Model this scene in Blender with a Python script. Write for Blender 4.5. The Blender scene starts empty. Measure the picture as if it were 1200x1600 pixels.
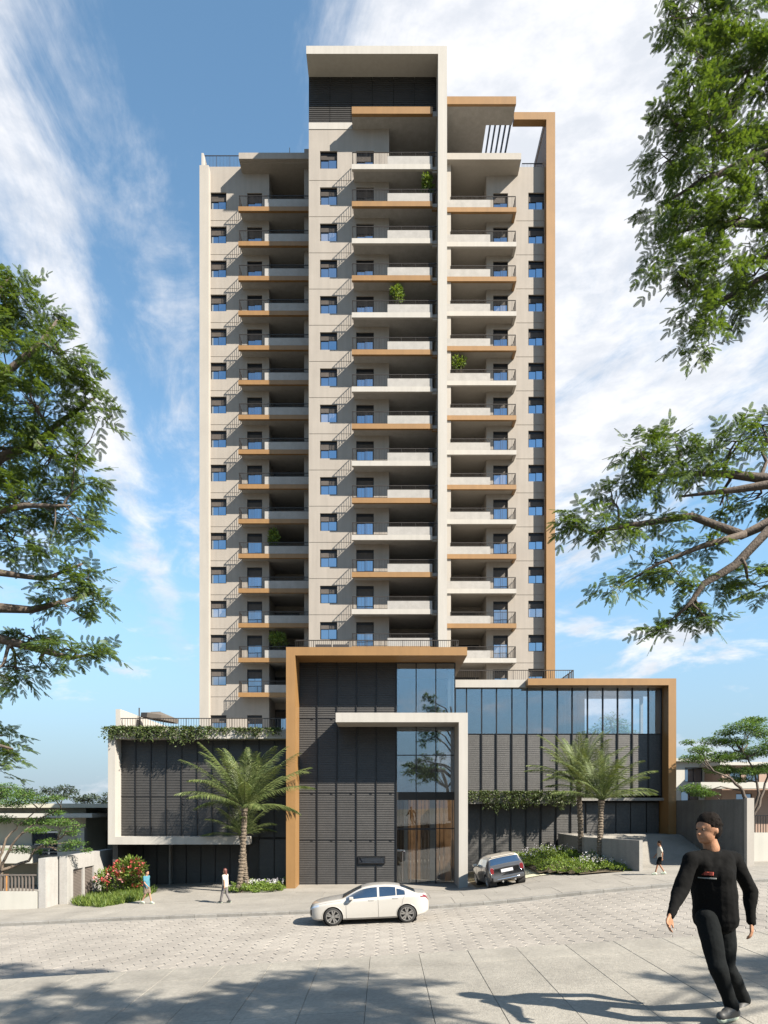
import bpy, bmesh, math, random
import numpy as np
from mathutils import Vector, Matrix

R = math.radians
random.seed(11)
rng = np.random.default_rng(7)
scene = bpy.context.scene
COL = scene.collection

# ------------------------------------------------------------------ camera
F = 1050.0            # focal length in photo pixels (photo 1200 x 1600)
HX, HY = 600.0, 1260.0  # vanishing point of the facade normal in the photo
ZC = 5.0              # camera height in the world
cam_d = bpy.data.cameras.new('camera')
cam = bpy.data.objects.new('camera', cam_d)
COL.objects.link(cam)
cam.location = (0, 0, ZC)
cam.rotation_euler = (R(90), 0, 0)
cam_d.sensor_fit = 'HORIZONTAL'
cam_d.sensor_width = 36
cam_d.lens = 36 * F / 1200
cam_d.shift_y = (HY - 800) / 1200
cam_d.clip_start = 0.1
cam_d.clip_end = 6000
scene.camera = cam

# ------------------------------------------------------------------ sun and sky
SUN = Vector((1.02, -0.70, 1.0)).normalized()      # towards the sun
sl = bpy.data.lights.new('sun', 'SUN')
sl.energy = 5.0
sl.angle = R(0.7)
sl.color = (1.0, 0.915, 0.79)
so = bpy.data.objects.new('sun', sl)
COL.objects.link(so)
so.location = (40, -30, 60)
so.rotation_euler = SUN.to_track_quat('Z', 'Y').to_euler()

world = bpy.data.worlds.new('World')
scene.world = world
world.use_nodes = True
wn, wl = world.node_tree.nodes, world.node_tree.links
wn.clear()


def wnode(t, **kw):
    n = wn.new(t)
    for k, v in kw.items():
        setattr(n, k, v)
    return n


def wmath(op, a, b=None, c=None):
    n = wn.new('ShaderNodeMath')
    n.operation = op
    for i, v in enumerate((a, b, c)):
        if v is None:
            continue
        if isinstance(v, (int, float)):
            n.inputs[i].default_value = v
        else:
            wl.new(v, n.inputs[i])
    return n.outputs[0]


def wmap(v, a, b, c, d, smooth=True):
    n = wn.new('ShaderNodeMapRange')
    n.interpolation_type = 'SMOOTHSTEP' if smooth else 'LINEAR'
    wl.new(v, n.inputs[0])
    for i, x in enumerate((a, b, c, d)):
        n.inputs[1 + i].default_value = x
    return n.outputs[0]


SKY_STRENGTH = 0.05
sky = wnode('ShaderNodeTexSky', sky_type='NISHITA', sun_disc=False)
sky.sun_elevation = math.asin(SUN.z)
sky.sun_rotation = math.atan2(SUN.x, SUN.y)
sky.air_density = 1.0
sky.dust_density = 0.0
sky.ozone_density = 1.6
sky.altitude = 700
tc = wnode('ShaderNodeTexCoord')
sep = wnode('ShaderNodeSeparateXYZ')
wl.new(tc.outputs['Generated'], sep.inputs[0])
dx, dy, dz = sep.outputs
dzc = wmath('MAXIMUM', dz, 0.03)
u = wmath('DIVIDE', dx, dzc)
v = wmath('DIVIDE', dy, dzc)
s = wmath('ADD', u, wmath('MULTIPLY', v, 0.22))       # across the cirrus streaks
comb = wnode('ShaderNodeCombineXYZ')
wl.new(wmath('MULTIPLY', s, 2.7), comb.inputs[0])
wl.new(wmath('MULTIPLY', v, 1.35), comb.inputs[1])
comb.inputs[2].default_value = 3.7


def wnoise(vec, scale, detail, rough, dist=0.0):
    n = wnode('ShaderNodeTexNoise')
    n.noise_dimensions = '3D'
    wl.new(vec, n.inputs['Vector'])
    n.inputs['Scale'].default_value = scale
    n.inputs['Detail'].default_value = detail
    n.inputs['Roughness'].default_value = rough
    n.inputs['Distortion'].default_value = dist
    return n.outputs['Fac']


n1 = wnoise(comb.outputs[0], 1.7, 9, 0.62, 0.55)
n2 = wnoise(comb.outputs[0], 5.5, 7, 0.65, 0.3)
# broad cirrus banks: where the veil is thick, by position across the streaks
ramp = wnode('ShaderNodeValToRGB')
ramp.color_ramp.interpolation = 'B_SPLINE'
wl.new(wmap(s, -1.5, 2.5, 0, 1, False), ramp.inputs[0])
el = ramp.color_ramp.elements


def at_s(x):
    return (x + 1.5) / 4.0


pts = [(-1.5, .35), (-.95, .45), (-.62, .38), (-.46, .42), (-.37, .8), (-.3, .78), (-.245, .3), (-.17, .5), (-.12, .5),
       (-.05, .25), (.05, .2), (.13, .55), (.25, .9), (.45, 1.0), (.8, .95), (1.25, .8), (1.6, .35), (2.0, .25), (2.5, .4)]
el[0].position, el[0].color = at_s(pts[0][0]), (pts[0][1],) * 3 + (1,)
el[1].position, el[1].color = at_s(pts[-1][0]), (pts[-1][1],) * 3 + (1,)
for x, c in pts[1:-1]:
    e = el.new(at_s(x))
    e.color = (c, c, c, 1)
dens = wmath('ADD', wmath('ADD', wmath('MULTIPLY', n1, 1.15), wmath('MULTIPLY', n2, 0.35)),
             wmath('MULTIPLY', wmath('SUBTRACT', ramp.outputs[0], 0.5), 0.88))
cirrus = wmap(dens, 0.6, 1.14, 0.0, 0.94)
cirrus = wmath('MULTIPLY', cirrus, wmap(dz, 0.16, 0.36, 0.0, 1.0))
cirrus = wmath('MULTIPLY', cirrus, wmap(dy, -0.35, 0.3, 0.25, 1.0))   # thinned overhead and behind to cut fill on shaded walls; window reflections show clear sky
# small heaped clouds low over the horizon
cb = wnode('ShaderNodeCombineXYZ')
wl.new(wmath('MULTIPLY', dx, 2.2), cb.inputs[0])
wl.new(wmath('MULTIPLY', dy, 2.2), cb.inputs[1])
wl.new(wmath('MULTIPLY', dz, 6.0), cb.inputs[2])
n3 = wnoise(cb.outputs[0], 2.3, 8, 0.58, 0.25)
heap = wmap(n3, 0.5, 0.63, 0.0, 0.9)
heap = wmath('MULTIPLY', heap, wmath('MULTIPLY', wmap(dz, 0.0, 0.04, 0.2, 1.0), wmap(dz, 0.22, 0.34, 1.0, 0.0)))
n4 = wnoise(cb.outputs[0], 6.0, 5, 0.6, 0.0)
ccol = wnode('ShaderNodeMixRGB')
ccol.inputs[1].default_value = (5.3, 5.5, 5.9, 1)
ccol.inputs[2].default_value = (6.8, 6.8, 6.95, 1)
wl.new(wmap(n4, 0.35, 0.65, 0.0, 1.0), ccol.inputs[0])
mix = wnode('ShaderNodeMixRGB')
wl.new(cirrus, mix.inputs[0])
clear = wnode('ShaderNodeMixRGB', blend_type='MULTIPLY')
clear.inputs[0].default_value = 1
clear.inputs[2].default_value = (1.5, 1.76, 1.62, 1)
wl.new(sky.outputs[0], clear.inputs[1])
wl.new(clear.outputs[0], mix.inputs[1])
wl.new(ccol.outputs[0], mix.inputs[2])
veil = wnode('ShaderNodeMixRGB')                     # pale summer haze low over the horizon
wl.new(wmap(dz, -0.02, 0.42, 0.97, 0.0), veil.inputs[0])
wl.new(mix.outputs[0], veil.inputs[1])
veil.inputs[2].default_value = (2.3, 2.95, 3.85, 1)
bg = wnode('ShaderNodeBackground')
bg.inputs['Strength'].default_value = SKY_STRENGTH
puff = wnode('ShaderNodeMixRGB')
wl.new(heap, puff.inputs[0])
wl.new(veil.outputs[0], puff.inputs[1])
wl.new(ccol.outputs[0], puff.inputs[2])
wl.new(puff.outputs[0], bg.inputs[0])
wo = wnode('ShaderNodeOutputWorld')
wl.new(bg.outputs[0], wo.inputs[0])

vs = scene.view_settings
vs.view_transform = 'Standard'
vs.look = 'None'
vs.exposure = 1.68
vs.gamma = 1.0
vs.use_curve_mapping = False
scene.render.engine = 'CYCLES'
scene.cycles.max_bounces = 8
scene.cycles.diffuse_bounces = 4
scene.cycles.transparent_max_bounces = 12
scene.cycles.caustics_reflective = False
scene.cycles.caustics_refractive = False

# ------------------------------------------------------------------ materials
MATS = {}


def new_mat(name):
    m = bpy.data.materials.new(name)
    m.use_nodes = True
    MATS[name] = m
    nt = m.node_tree
    return m, nt, nt.nodes['Principled BSDF'], nt.nodes['Material Output']


def mat(name, col, rough=.6, var=.12, scale=1.5, fine=0.0, fscale=40, bump=0.0, bscale=60, metal=0.0, coat=0.0, spec=.5,
        streak=0.0, tint=None, piece=0.0):
    """Principled surface whose colour wanders with world-space noise, plus fine grain and relief."""
    m, nt, p, out = new_mat(name)
    n, l = nt.nodes, nt.links
    geo = n.new('ShaderNodeNewGeometry')
    noise = n.new('ShaderNodeTexNoise')
    noise.inputs['Scale'].default_value = scale
    noise.inputs['Detail'].default_value = 6
    noise.inputs['Roughness'].default_value = .6
    l.new(geo.outputs['Position'], noise.inputs['Vector'])
    r = n.new('ShaderNodeValToRGB')
    c0 = [max(0, x * (1 - var)) for x in col]
    c1 = [min(1, x * (1 + var)) for x in col]
    if tint:
        c1 = [min(1, x * t) for x, t in zip(c1, tint)]
    r.color_ramp.elements[0].position = .3
    r.color_ramp.elements[1].position = .7
    r.color_ramp.elements[0].color = (*c0, 1)
    r.color_ramp.elements[1].color = (*c1, 1)
    l.new(noise.outputs['Fac'], r.inputs[0])
    cur = r.outputs[0]
    if fine:
        f = n.new('ShaderNodeTexNoise')
        f.inputs['Scale'].default_value = fscale
        f.inputs['Detail'].default_value = 4
        l.new(geo.outputs['Position'], f.inputs['Vector'])
        mr = n.new('ShaderNodeMapRange')
        mr.inputs[1].default_value, mr.inputs[2].default_value = .3, .7
        mr.inputs[3].default_value, mr.inputs[4].default_value = 1 - fine, 1 + fine
        l.new(f.outputs['Fac'], mr.inputs[0])
        mx = n.new('ShaderNodeVectorMath')
        mx.operation = 'SCALE'
        l.new(cur, mx.inputs[0])
        l.new(mr.outputs[0], mx.inputs['Scale'])
        cur = mx.outputs[0]
    if streak:
        mp = n.new('ShaderNodeMapping')
        mp.inputs['Scale'].default_value = (2.2, 2.2, .12)
        l.new(geo.outputs['Position'], mp.inputs[0])
        f = n.new('ShaderNodeTexNoise')
        f.inputs['Scale'].default_value = 1.6
        f.inputs['Detail'].default_value = 6
        l.new(mp.outputs[0], f.inputs['Vector'])
        mr = n.new('ShaderNodeMapRange')
        mr.inputs[1].default_value, mr.inputs[2].default_value = .35, .7
        mr.inputs[3].default_value, mr.inputs[4].default_value = 1, 1 - streak
        l.new(f.outputs['Fac'], mr.inputs[0])
        mx = n.new('ShaderNodeVectorMath')
        mx.operation = 'SCALE'
        l.new(cur, mx.inputs[0])
        l.new(mr.outputs[0], mx.inputs['Scale'])
        cur = mx.outputs[0]
    if piece:
        mr = n.new('ShaderNodeMapRange')
        mr.inputs[3].default_value, mr.inputs[4].default_value = 1 - piece, 1 + piece
        oi = n.new('ShaderNodeObjectInfo')
        ad = n.new('ShaderNodeMath')
        ad.operation = 'ADD'
        fr_ = n.new('ShaderNodeMath')
        fr_.operation = 'FRACT'
        l.new(geo.outputs['Random Per Island'], ad.inputs[0])
        l.new(oi.outputs['Random'], ad.inputs[1])
        l.new(ad.outputs[0], fr_.inputs[0])
        l.new(fr_.outputs[0], mr.inputs[0])
        mx = n.new('ShaderNodeVectorMath')
        mx.operation = 'SCALE'
        l.new(cur, mx.inputs[0])
        l.new(mr.outputs[0], mx.inputs['Scale'])
        cur = mx.outputs[0]
    l.new(cur, p.inputs['Base Color'])
    p.inputs['Roughness'].default_value = rough
    p.inputs['Metallic'].default_value = metal
    p.inputs['Specular IOR Level'].default_value = spec
    if coat:
        p.inputs['Coat Weight'].default_value = coat
        p.inputs['Coat Roughness'].default_value = .06
    if bump:
        f = n.new('ShaderNodeTexNoise')
        f.inputs['Scale'].default_value = bscale
        f.inputs['Detail'].default_value = 5
        l.new(geo.outputs['Position'], f.inputs['Vector'])
        b = n.new('ShaderNodeBump')
        b.inputs['Strength'].default_value = bump
        b.inputs['Distance'].default_value = .02
        l.new(f.outputs['Fac'], b.inputs['Height'])
        l.new(b.outputs[0], p.inputs['Normal'])
    return m


def leaf_mat(name, c0, c1, trans=.35, rough=.5):
    m, nt, p, out = new_mat(name)
    n, l = nt.nodes, nt.links
    geo = n.new('ShaderNodeNewGeometry')
    r = n.new('ShaderNodeValToRGB')
    r.color_ramp.elements[0].color = (*c0, 1)
    r.color_ramp.elements[1].color = (*c1, 1)
    l.new(geo.outputs['Random Per Island'], r.inputs[0])
    l.new(r.outputs[0], p.inputs['Base Color'])
    p.inputs['Roughness'].default_value = rough
    p.inputs['Specular IOR Level'].default_value = .35
    t = n.new('ShaderNodeBsdfTranslucent')
    g = n.new('ShaderNodeMixRGB')
    g.blend_type = 'MULTIPLY'
    g.inputs[0].default_value = 1
    g.inputs[2].default_value = (1.5, 1.4, .6, 1)
    l.new(r.outputs[0], g.inputs[1])
    l.new(g.outputs[0], t.inputs[0])
    mx = n.new('ShaderNodeMixShader')
    mx.inputs[0].default_value = trans
    l.new(p.outputs[0], mx.inputs[1])
    l.new(t.outputs[0], mx.inputs[2])
    l.new(mx.outputs[0], out.inputs[0])
    return m


def glass_mat(name, tint, refl, see, inner=(.012, .014, .018), gtint=(.85, .92, 1)):
    """Architectural glazing: a share of mirror reflection over a tinted see-through or dark body."""
    m, nt, p, out = new_mat(name)
    n, l = nt.nodes, nt.links
    n.remove(p)
    g = n.new('ShaderNodeBsdfGlossy')
    g.inputs['Roughness'].default_value = .012
    g.inputs['Color'].default_value = (*gtint, 1)
    geo = n.new('ShaderNodeNewGeometry')
    nz = n.new('ShaderNodeTexNoise')
    nz.inputs['Scale'].default_value = .55
    l.new(geo.outputs['Position'], nz.inputs['Vector'])
    b = n.new('ShaderNodeBump')
    b.inputs['Strength'].default_value = .05
    b.inputs['Distance'].default_value = .02
    l.new(nz.outputs['Fac'], b.inputs['Height'])
    l.new(b.outputs[0], g.inputs['Normal'])
    tr = n.new('ShaderNodeBsdfTransparent')
    tr.inputs['Color'].default_value = (*tint, 1)
    df = n.new('ShaderNodeBsdfDiffuse')
    df.inputs['Color'].default_value = (*inner, 1)
    body = n.new('ShaderNodeMixShader')
    body.inputs[0].default_value = see
    l.new(df.outputs[0], body.inputs[1])
    l.new(tr.outputs[0], body.inputs[2])
    lw = n.new('ShaderNodeLayerWeight')
    lw.inputs['Blend'].default_value = .25
    mr = n.new('ShaderNodeMapRange')
    mr.inputs[3].default_value, mr.inputs[4].default_value = refl, min(1, refl + .55)
    l.new(lw.outputs['Fresnel'], mr.inputs[0])
    mx = n.new('ShaderNodeMixShader')
    l.new(mr.outputs[0], mx.inputs[0])
    l.new(body.outputs[0], mx.inputs[1])
    l.new(g.outputs[0], mx.inputs[2])
    l.new(mx.outputs[0], out.inputs[0])
    return m


M_RETAIN = mat('dark_terrace_face', (.04, .038, .034), .9, .3, 1.5, .3, 8, .5, 12)  # unseen terrace face, coloured dark for its reflection in the lobby glass
M_WALL = mat('beige_render', (0.251, 0.226, 0.199), .85, .05, .6, .05, 30, .25, 55, streak=.1)
M_WALLP = mat('pale_render', (0.2840, 0.2632, 0.2360), .85, .04, .6, .04, 30, .2, 55, streak=.06)
M_WHITE = mat('white_render', (0.319, 0.303, 0.278), .8, .03, .5, .03, 25, .1, 50, streak=.09)
M_OCHRE = mat('ochre_cladding', (0.2067, 0.1136, 0.0401), .5, .06, .8, .04, 30, .05, 50, streak=.1)
M_CONC = mat('grey_concrete', (0.1912, 0.1832, 0.1696), .85, .14, .9, .1, 18, .3, 40, streak=.16)
M_PARAPET = mat('parapet_concrete', (0.2600, 0.2496, 0.2368), .85, .1, 2.2, .06, 18, .15, 40, streak=.05)
M_LOUVRE = mat('charcoal_louvre', (0.0331, 0.0312, 0.0293), .52, .12, 1.3, .16, 14, .2, 30, metal=.2, piece=0.06)
M_TILE = mat('charcoal_tile', (0.0403, 0.0385, 0.0361), .55, .18, 2.2, .22, 9, .5, 22)
M_BLACK = mat('black_metal', (0.0144, 0.0144, 0.0160), .45, .2, 3, metal=.5)
M_RAIL = mat('bronze_rail', (0.0400, 0.0336, 0.0288), .45, .15, 3, metal=.5)
M_DARK = mat('dark_interior', (0.0240, 0.0224, 0.0208), .9, .2, 2)
M_GROOVE = mat('joint_sealant', (0.1360, 0.1240, 0.1120), .9, .1, 2)  # sealant colour for joints, not assigned to any part
M_SHUT = mat('roller_shutter', (0.0800, 0.0680, 0.0600), .6, .15, 4)
M_PANE = glass_mat('window_glass', (.5, .6, .7), .42, 0.0, (.012, .014, .02), (.68, .82, 1))
M_PANE2 = glass_mat('curtained_glass', (.5, .6, .7), .42, 0.0, (.16, .15, .135), (.62, .78, 1))
M_GLASS = glass_mat('facade_glass', (.82, .88, .94), .2, .95, (.02, .024, .03), (.85, .93, 1))
M_LOBBYGLASS = glass_mat('lobby_glass', (.92, .91, .89), .08, .97, (.02, .02, .02), (.9, .95, 1))
M_ASPH = mat('road_bed', (0.1885, 0.1812, 0.1668), .95, .15, 1.5, .2, 30, .3, 50)
M_PAVER = mat('hexagon_paver', (0.2027, 0.1869, 0.1662), .9, .16, .45, .16, 16, .5, 22, piece=0.06)
M_SLAB = mat('pavement_slab', (0.1928, 0.1803, 0.1594), .9, .14, .7, .12, 14, .35, 30, piece=0.05)
M_NEAR = mat('near_slab', (0.1926, 0.1808, 0.1573), .88, .22, 1.1, .14, 22, .4, 55, piece=0.06)
M_KERB = mat('kerb_stone', (0.1552, 0.1496, 0.1384), .9, .2, 2.0, .15, 22, .4, 40, piece=0.12)
M_EARTH = mat('earth', (0.0880, 0.0680, 0.0440), .95, .3, 2, .2, 20, .5, 25)
M_GROUND = mat('far_ground', (0.1280, 0.1200, 0.0920), .95, .25, .15, .2, 4, .3, 6)
M_WOOD = mat('lobby_wood', (0.2381, 0.1387, 0.0675), .5, .25, 1.2, .15, 12, .1, 40)
M_BARK = mat('grey_bark', (0.1200, 0.0920, 0.0680), .9, .35, 3, .3, 20, .6, 30)
M_BARKD = mat('dark_bark', (0.0680, 0.0528, 0.0416), .9, .3, 5, .3, 30, .6, 40)
M_PALMT = mat('palm_trunk', (0.1008, 0.0792, 0.0576), .9, .4, 6, .3, 22, .7, 18)
M_LEAF = leaf_mat('tree_leaf', (0.0180, 0.0426, 0.0090), (0.0861, 0.1271, 0.0262), .45)
M_LEAFR = leaf_mat('right_tree_leaf', (0.0164, 0.0394, 0.0082), (0.0779, 0.1189, 0.0230), .45)
M_ACACIA = leaf_mat('acacia_leaf', (0.0410, 0.0902, 0.0180), (0.1066, 0.1804, 0.0410), .35)
M_FARLEAF = leaf_mat('distant_leaf', (0.0246, 0.0410, 0.0246), (0.0492, 0.0697, 0.0410), .2)
M_PALM = leaf_mat('palm_leaf', (.05, .08, .022), (.14, .165, .062), .2)
M_SHRUB = leaf_mat('shrub_leaf', (0.0574, 0.1066, 0.0164), (0.1804, 0.2460, 0.0492), .4)
M_IVY = leaf_mat('ivy_leaf', (0.0246, 0.0492, 0.0115), (0.0820, 0.1025, 0.0328), .2)
M_GRASS = leaf_mat('grass_blade', (0.0410, 0.0820, 0.0131), (0.1640, 0.2132, 0.0451), .3)
M_PETAL = leaf_mat('red_petal', (0.2460, 0.0246, 0.0246), (0.4100, 0.0820, 0.0738), .25)
M_PINK = leaf_mat('pink_petal', (0.3690, 0.1312, 0.1312), (0.4920, 0.2460, 0.2296), .25)
M_WFLOWER = leaf_mat('white_flower', (0.4510, 0.4264, 0.4920), (0.6150, 0.6150, 0.6396), .2)
M_POT = mat('dark_pot', (0.0480, 0.0440, 0.0400), .6, .2, 3)
M_FABRIC = mat('taupe_canvas', (0.0880, 0.0760, 0.0640), .9, .1, 5, .05, 60)
M_CUSH = mat('charcoal_cushion', (0.0280, 0.0280, 0.0320), .9, .2, 5)


# ------------------------------------------------------------------ geometry helpers
def PX(px, D):
    return (px - HX) * D / F


def PZ(py, D):
    return ZC + (HY - py) * D / F


def P(px, py, D):
    return Vector((PX(px, D), D, PZ(py, D)))


class MB:
    """Collects faces for ONE mesh object."""

    def __init__(self):
        self.v, self.f, self.mi = [], [], []

    def add(self, vs, fs, mi=0):
        o = len(self.v)
        self.v += [tuple(x) for x in vs]
        self.f += [tuple(i + o for i in f) for f in fs]
        self.mi += [mi] * len(fs)
        return self

    def box(self, x0, x1, y0, y1, z0, z1, mi=0):
        vs = [(x0, y0, z0), (x1, y0, z0), (x1, y1, z0), (x0, y1, z0), (x0, y0, z1), (x1, y0, z1), (x1, y1, z1), (x0, y1, z1)]
        fs = [(3, 2, 1, 0), (4, 5, 6, 7), (0, 1, 5, 4), (1, 2, 6, 5), (2, 3, 7, 6), (3, 0, 4, 7)]
        return self.add(vs, fs, mi)

    def pbox(self, px0, px1, py0, py1, D0, D1, mi=0):
        """A box whose front face, at depth D0, spans these photo pixels, running back to D1."""
        return self.box(PX(px0, D0), PX(px1, D0), D0, D1, PZ(py1, D0), PZ(py0, D0), mi)

    def prism(self, poly, z0, z1, mi=0):
        n = len(poly)
        vs = [(x, y, z0) for x, y in poly] + [(x, y, z1) for x, y in poly]
        fs = [tuple(range(n - 1, -1, -1)), tuple(range(n, 2 * n))]
        fs += [(i, (i + 1) % n, n + (i + 1) % n, n + i) for i in range(n)]
        return self.add(vs, fs, mi)

    def tube(self, pts, radii, sides=6, cap=True, mi=0):
        pts = [Vector(p) for p in pts]
        if isinstance(radii, (int, float)):
            radii = [radii] * len(pts)
        vs, fs = [], []
        up = Vector((.13, .31, .94))
        for i, p in enumerate(pts):
            a = pts[max(0, i - 1)]
            b = pts[min(len(pts) - 1, i + 1)]
            t = (b - a)
            t = t.normalized() if t.length > 1e-9 else Vector((0, 0, 1))
            s1 = t.cross(up)
            if s1.length < .1:
                s1 = t.cross(Vector((1, 0, 0)))
            s1.normalize()
            s2 = t.cross(s1)
            for k in range(sides):
                a_ = 2 * math.pi * k / sides
                vs.append(p + (s1 * math.cos(a_) + s2 * math.sin(a_)) * radii[i])
        for i in range(len(pts) - 1):
            for k in range(sides):
                k2 = (k + 1) % sides
                fs.append((i * sides + k, i * sides + k2, (i + 1) * sides + k2, (i + 1) * sides + k))
        if cap:
            fs.append(tuple(range(sides - 1, -1, -1)))
            o = (len(pts) - 1) * sides
            fs.append(tuple(range(o, o + sides)))
        return self.add(vs, fs, mi)

    def lathe(self, prof, sides=24, axis='z', c=(0, 0, 0), mi=0):
        vs, fs = [], []
        for r, h in prof:
            for k in range(sides):
                a = 2 * math.pi * k / sides
                x, y = r * math.cos(a), r * math.sin(a)
                p = (x, y, h) if axis == 'z' else ((x, h, y) if axis == 'y' else (h, x, y))
                vs.append((p[0] + c[0], p[1] + c[1], p[2] + c[2]))
        for i in range(len(prof) - 1):
            for k in range(sides):
                k2 = (k + 1) % sides
                fs.append((i * sides + k, i * sides + k2, (i + 1) * sides + k2, (i + 1) * sides + k))
        return self.add(vs, fs, mi)

    def mesh(self, name, mats, smooth=False):
        me = bpy.data.meshes.new(name)
        me.from_pydata(self.v, [], self.f)
        for m in (mats if isinstance(mats, (list, tuple)) else [mats]):
            me.materials.append(m)
        if len(me.materials) > 1:
            me.polygons.foreach_set('material_index', self.mi)
        if smooth:
            me.polygons.foreach_set('use_smooth', [True] * len(me.polygons))
        me.update()
        return me

    def build(self, name, mats, parent=None, smooth=False):
        return link(name, self.mesh(name, mats, smooth), parent)


def link(name, me, parent=None, loc=None, rot=None):
    o = bpy.data.objects.new(name, me)
    COL.objects.link(o)
    if parent:
        o.parent = parent
    if loc is not None:
        o.location = loc
    if rot is not None:
        o.rotation_euler = rot
    return o


def tag(o, label=None, cat=None, group=None, kind=None):
    if label:
        o['label'] = label
    if cat:
        o['category'] = cat
    if group:
        o['group'] = group
    if kind:
        o['kind'] = kind
    return o


def thing(name, label, cat, loc=(0, 0, 0), rz=0, group=None):
    o = bpy.data.objects.new(name, None)
    o.empty_display_size = .3
    COL.objects.link(o)
    o.location = loc
    o.rotation_euler = (0, 0, rz)
    return tag(o, label, cat, group)


def lerp_table(tab, x):
    if x <= tab[0][0]:
        return tab[0][1]
    for (a, b), (c, d) in zip(tab, tab[1:]):
        if x <= c:
            return b + (d - b) * (x - a) / (c - a)
    return tab[-1][1]


def bevel_mesh(me, w=.02, seg=2):
    bm = bmesh.new()
    bm.from_mesh(me)
    bmesh.ops.bevel(bm, geom=bm.edges[:], offset=w, segments=seg, profile=.6, affect='EDGES')
    bm.to_mesh(me)
    bm.free()
    return me


# ------------------------------------------------------------------ ground levels (relative to the camera)
GT = [(-300, -9), (-60, -6.6), (-30, -5.5), (-16, -4.99), (-10.7, -4.74), (-4, -4.5), (1.9, -4.27), (4.5, -4.08), (6.7, -3.85), (8, -3.69),
      (12, -3.33), (16, -3.13), (20, -2.95), (40, -2.2), (300, 2)]


def smooth(t):
    t = max(0, min(1, t))
    return t * t * (3 - 2 * t)


def g(x):
    return (lerp_table(GT, x - .7) + 2 * lerp_table(GT, x) + lerp_table(GT, x + .7)) / 4


def G(x, y):
    """Street-side ground: follows the sloping street, levelled in front of the entrance, ramping up on the drive."""
    z = g(x)
    lev = lerp_table([(-14, -4.78), (-6, -4.53), (3.9, -4.45), (5.0, -4.30), (6.5, -3.98), (8, -3.69), (12, -3.33)], x) if -14 < x < 12 else z
    z = z + (lev - z) * smooth((y - 31) / 4.5)
    edge = lerp_table([(30, 12.75), (33, 12.75), (36.5, 11.05), (60, 11.05)], y)
    ramp = smooth((x - edge) / .25) * (1 - smooth((x - 17.9) / .25))
    z += (-1.82 - z) * ramp * max(0, min(1, (y - 36.2) / 4.2))
    return ZC + z


# ------------------------------------------------------------------ the setting: ground, road, pavements
def sheet(xs, ys, fz):
    mb = MB()
    vs = [(x, y, fz(x, y)) for y in ys for x in xs]
    nx = len(xs)
    fs = [(j * nx + i, j * nx + i + 1, (j + 1) * nx + i + 1, (j + 1) * nx + i) for j in range(len(ys) - 1) for i in range(nx - 1)]
    return mb.add(vs, fs)


def frange(a, b, s):
    n = int(round((b - a) / s))
    return [a + (b - a) * i / n for i in range(n + 1)]


xs = [-3000, -600, -200, -100] + frange(-60, 60, 1.5) + [100, 200, 600, 3000]
ys = [-600, -100, 0, 9.3, 10] + frange(11, 48, 1) + [52, 60, 80, 150, 600, 4000]
o = sheet(xs, ys, lambda x, y: ZC + max(-6.5, min(-2.0, g(x))) - .25 if not (-50 < x < 50 and 9 < y < 50) else G(x, y) - .14).build('ground', M_GROUND, smooth=True)
tag(o, 'bare ground sheet under the street', 'ground', kind='structure')

road = sheet(frange(-60, 60, 1.5), frange(12, 28.0, 1), lambda x, y: G(x, y) - .016).build('road', M_ASPH, smooth=True)
tag(road, 'light grey road of hexagonal concrete pavers sloping up to the right', 'road', kind='structure')

# hexagonal pavers
A_ = .295
GAP = .0065


def hex_poly(cx, cy, a):
    return [(cx + a * math.cos(math.pi / 3 * k), cy + a * math.sin(math.pi / 3 * k)) for k in range(6)]


hexm = MB()
top = [(x, y, 0) for x, y in hex_poly(0, 0, A_ - GAP - .012)]
mid = [(x, y, -.014) for x, y in hex_poly(0, 0, A_ - GAP)]
bot = [(x, y, -.06) for x, y in hex_poly(0, 0, A_ - GAP)]
hexm.add(top + mid + bot, [(0, 1, 2, 3, 4, 5)] + [(6 + i, 6 + (i + 1) % 6, (i + 1) % 6, i) for i in range(6)]
         + [(12 + i, 12 + (i + 1) % 6, 6 + (i + 1) % 6, 6 + i) for i in range(6)])
hex_me = hexm.mesh('paver', M_PAVER)
cells = []
r3 = math.sqrt(3) * A_
for i in range(-60, 61):
    x = i * 1.5 * A_
    for j in range(0, 40):
        y = 18.2 + j * r3 + (r3 / 2 if i % 2 else 0)
        if y > 28 - .24:
            continue
        px = HX + x * F / y
        if not -40 < px < 1240:
            continue
        cells.append((y, x, HY - (G(x, y) - ZC) * F / y - (1530 - .0625 * px)))
cells.sort()
vis = [c for c in cells if c[2] < 4]
near = set((c[0], c[1]) for c in vis[:300])
stuffm = MB()
for y, x, _ in cells:
    sl = (G(x + .3, y) - G(x - .3, y)) / .6
    z = G(x, y) + random.uniform(-.003, .002)
    t1, t2 = -math.atan(sl) + random.gauss(0, .005), random.gauss(0, .005)
    if (y, x) in near:
        p = link('paver', hex_me, road, (x, y, z), (t2, t1, 0))
    else:
        Mx = Matrix.Translation((x, y, z)) @ Matrix.Rotation(t1, 4, 'Y') @ Matrix.Rotation(t2, 4, 'X')
        stuffm.add([Mx @ Vector(q) for q in hexm.v], hexm.f)
tag(stuffm.build('paver_field', M_PAVER, road), kind='stuff')
# the lower part of the road, out of sight under the terrace edge
tag(sheet(frange(-40, 40, 2), frange(9.4, 18.1, 1.5), lambda x, y: G(x, y) - .008).build('lower_road', M_PAVER), 'plain strip of road below the terrace edge', 'road', kind='structure')


def GP(x, y):
    return G(x, y) + .12


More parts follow.
